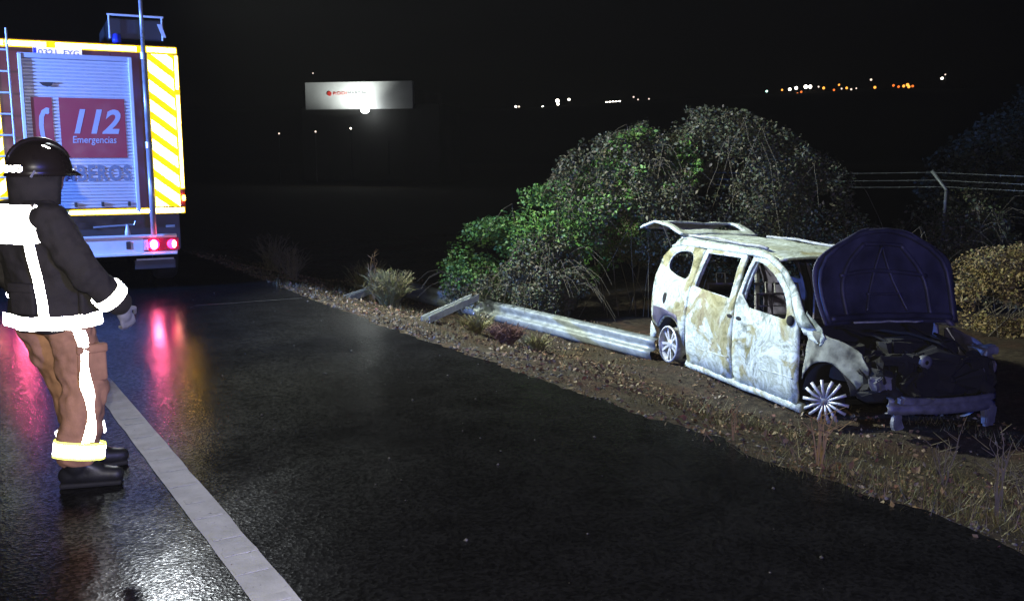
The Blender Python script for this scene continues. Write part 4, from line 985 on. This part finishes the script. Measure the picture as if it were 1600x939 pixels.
pebbles('gravel', P, .005, .022, g_, 'pebble', 'loose gravel spilled along the broken road edge', 'gravel')
P = scatter(150, 1.3, 3.9, 1, 14, g_); P[:, 2] = .004
pebbles('road_grit', P, .003, .014, g_, 'pebble', 'scattered grit and debris on the wet asphalt', 'grit')

# ------------------------------------------------------------------ barbed wire fence
fe = thing('wire_fence', 'angled steel fence post carrying barbed wire strands above the bushes', 'fence', (7.9, 17.0, -.8))
fp = [Vector((0, 0, 0)), Vector((-6.2, 4.6, .1)), Vector((5.2, -3.9, .05))]
for p in fp: MB().tube([p, p + Vector((0, 0, 1.95)), p + Vector((-.24, .10, 2.29))], .032, 8).build('fence_post', 'galv', fe, True)
for h, q in ((2.0, .06), (2.12, .5), (2.26, .95)):
    off = Vector((-.24*q, .10*q, h))
    for a, b_ in ((1, 0), (0, 2)):
        wv = [fp[a].lerp(fp[b_], t) + off + Vector((0, 0, -.10*math.sin(t*PI))) for t in np.linspace(0, 1, 30)]
        sd = MB().tube(wv, .0055, 5).build('wire_strand', 'galv', fe)
        mb = MB()
        for p in wv[1:-1]: mb.tube([p + Vector((0, .012, -.022)), p + Vector((0, -.012, .022))], .004, 3)
        mb.build('barb_row', 'galv', sd)['kind'] = 'stuff'

# ------------------------------------------------------------------ floodlit hall with its sign
hall = thing('industrial_hall', 'distant industrial hall whose white fascia sign is lit by a floodlight', 'building', (-15.0, 92, -.6), (0, 0, R(-12)))
MB().box((0, 5, 3.55), (11.8, 10, 7.1)).build('wall', 'wall', hall)
MB().box((.25, -.15, 8.15), (11.0, .5, 2.6), None, .03).build('fascia', 'fascia', hall)
MB().box((0, 4.8, 7.9), (11.4, 9.2, 1.6)).build('upper_wall', 'wall', hall)
MB().box((6.6, 4, 3.6), (3.2, 8, 7.4)).build('annexe', 'wall', hall)
for x in (-4, -1, 2): MB().box((x, -.03, 2.2), (2.2, .08, 3.2)).build('loading_door', 'wall', hall)
MB().lathe([(.0, -.03), (.22, -.03), (.22, .03), (.0, .03)], 'y', (-2.7, -.45, 8.35), 24).build('sign_mark', 'signred', hall)
text('sign_name', 'RODI', .40, 'signred', hall, (-1.6, -.45, 8.35), E_, 0, .01, .0, width=1.35)
text('sign_surname', 'MARTIN', .40, 'signgrey', hall, (.1, -.45, 8.35), E_, 0, .01, .0, width=1.8)
MB().tube([(1.3, -.1, 6.55), (1.3, -1.3, 6.65)], .04, 8).build('lamp_arm', 'pole', hall)
MB().box((1.3, -1.4, 6.62), (.5, .25, .30), None, .03).build('lamp_housing', 'pole', hall)
MB().ball((1.3, -1.45, 6.72), (.42, .22, .34), 14, 10).build('floodlight', 'flood', hall, True)
hm_ = Matrix.Rotation(R(-12), 4, 'Z'); hp = lambda x, y, z: hm_ @ Vector((x, y, z)) + Vector((-15.0, 92, -.6))
lamp('hall_floodlight', 'SPOT', hp(.6, -2.9, 6.6), 1500, (.95, 1, .93), .2, hp(-.6, -1.3, 10.0), 140, .9)

# ------------------------------------------------------------------ far lamps
def street_lamp(x, y, d, r_, mat, label, cat, group, h=5.):
    p = at(x, y, d); e = thing('street_lamp', label, cat, (p.x, p.y, p.z-h), group=group)
    MB().ball((0, 0, h), r_, 10, 8).build('lamp_head', mat, e, True); MB().tube([(0, 0, -1.5), (0, 0, h-r_)], .08 if d > 200 else .03, 6).build('post', 'pole', e)
WT, AM = 'white street lamp of the far town on the ridge', 'orange street lamp of the far town on the ridge'
FL = [(806, 167, .45, 'lamp_white'), (811, 167, .4, 'lamp_dim'), (848, 167, .35, 'lamp_white'), (871, 158, .75, 'lamp_white'), (872, 163, .5, 'lamp_white'), (889, 156, .5, 'lamp_white'), (880, 170, .3, 'lamp_dim'), (904, 165, .35, 'lamp_dim'), (933, 163, .3, 'lamp_dim'), (948, 161, .5, 'lamp_white'), (953, 160.5, .5, 'lamp_white'), (958, 160, .5, 'lamp_white'), (963, 160, .5, 'lamp_white'), (968, 159.5, .5, 'lamp_white'), (990, 152, .35, 'lamp_dim'), (997, 156, .3, 'lamp_dim'), (1014, 155, .3, 'lamp_dim'), (1091, 155, .3, 'lamp_dim'),
      (1198, 143, .45, 'lamp_cool'), (1222, 141, .4, 'lamp_amber'), (1234, 140, .55, 'lamp_white'), (1244, 138, .65, 'lamp_white'), (1246, 147, .5, 'lamp_orange'), (1252, 144, .45, 'lamp_orange'), (1259, 136, .75, 'lamp_white'), (1266, 136, .7, 'lamp_white'), (1279, 136, .35, 'lamp_dim'), (1287, 138, .55, 'lamp_amber'), (1303, 141, .45, 'lamp_orange'), (1311, 133, .4, 'lamp_amber'), (1315, 139, .35, 'lamp_dim'), (1323, 138, .5, 'lamp_amber'), (1330, 140, .4, 'lamp_dim'), (1338, 138.5, .3, 'lamp_dim'), (1361, 125, .45, 'lamp_dim'), (1367, 137, .55, 'lamp_amber'), (1396, 134, .5, 'lamp_orange'), (1404, 136, .5, 'lamp_orange'), (1412, 135, .55, 'lamp_amber'), (1418, 133, .65, 'lamp_amber'), (1420, 136, .6, 'lamp_amber'), (1426, 135, .5, 'lamp_orange'), (1472, 123, .5, 'lamp_white'), (1477, 117, .3, 'lamp_dim')]
ROW = (948, 953, 958, 963, 968)
for x, y, r_, mt in FL:
    kind = {'lamp_white': 'small white', 'lamp_dim': 'faint pale', 'lamp_cool': 'greenish', 'lamp_amber': 'yellow amber', 'lamp_orange': 'deep orange'}[mt]
    lb = kind + ' street lamp of the far town on the dark ridge'
    if x in ROW: lb = 'white lamp in the tight row of five lamps on the dark ridge'
    elif mt == 'lamp_white' and r_ >= .65: lb = 'large bright white lamp of the far town on the dark ridge'
    street_lamp(x, y, 500, r_*1.25, mt, lb, 'street lamp', 'lights of the far town')
for x, y, r_, mt, lb in ((493, 206, .08, 'lamp_dim', 'dim yard lamp before the left loading door of the distant hall'), (548, 201, .07, 'lamp_white', 'bright little yard lamp before the middle of the distant hall'), (436, 209, .07, 'lamp_dim', 'dim yard lamp standing clear of the hall towards the fire engine'), (489, 115, .08, 'lamp_dim', 'lamp on the tallest post, rising above the hall fascia')):
    street_lamp(x, y, 84 if y > 150 else 125, r_, mt, lb, 'yard lamp', 'yard lamps by the hall', 3.0 if y > 150 else 10.)

# ------------------------------------------------------------------ damp night air
hz = MB().box((0, 700, 40), (2600, 1640, 88)); hz.v = [(x, y, z if z > 0 else -4.) for x, y, z in hz.v]
nz = bpy.data.materials.new('damp_air'); nz.use_nodes = True; t_ = nz.node_tree; t_.nodes.remove(t_.nodes['Principled BSDF'])
pv = t_.nodes.new('ShaderNodeVolumePrincipled'); pv.inputs['Density'].default_value = .00022; pv.inputs['Color'].default_value = (.9, .9, .9, 1); t_.links.new(pv.outputs[0], t_.nodes['Material Output'].inputs['Volume'])
haze = hz.build('haze', nz); haze['kind'] = 'stuff'; tag(haze, 'thin damp night air lit by the floodlights', 'haze')
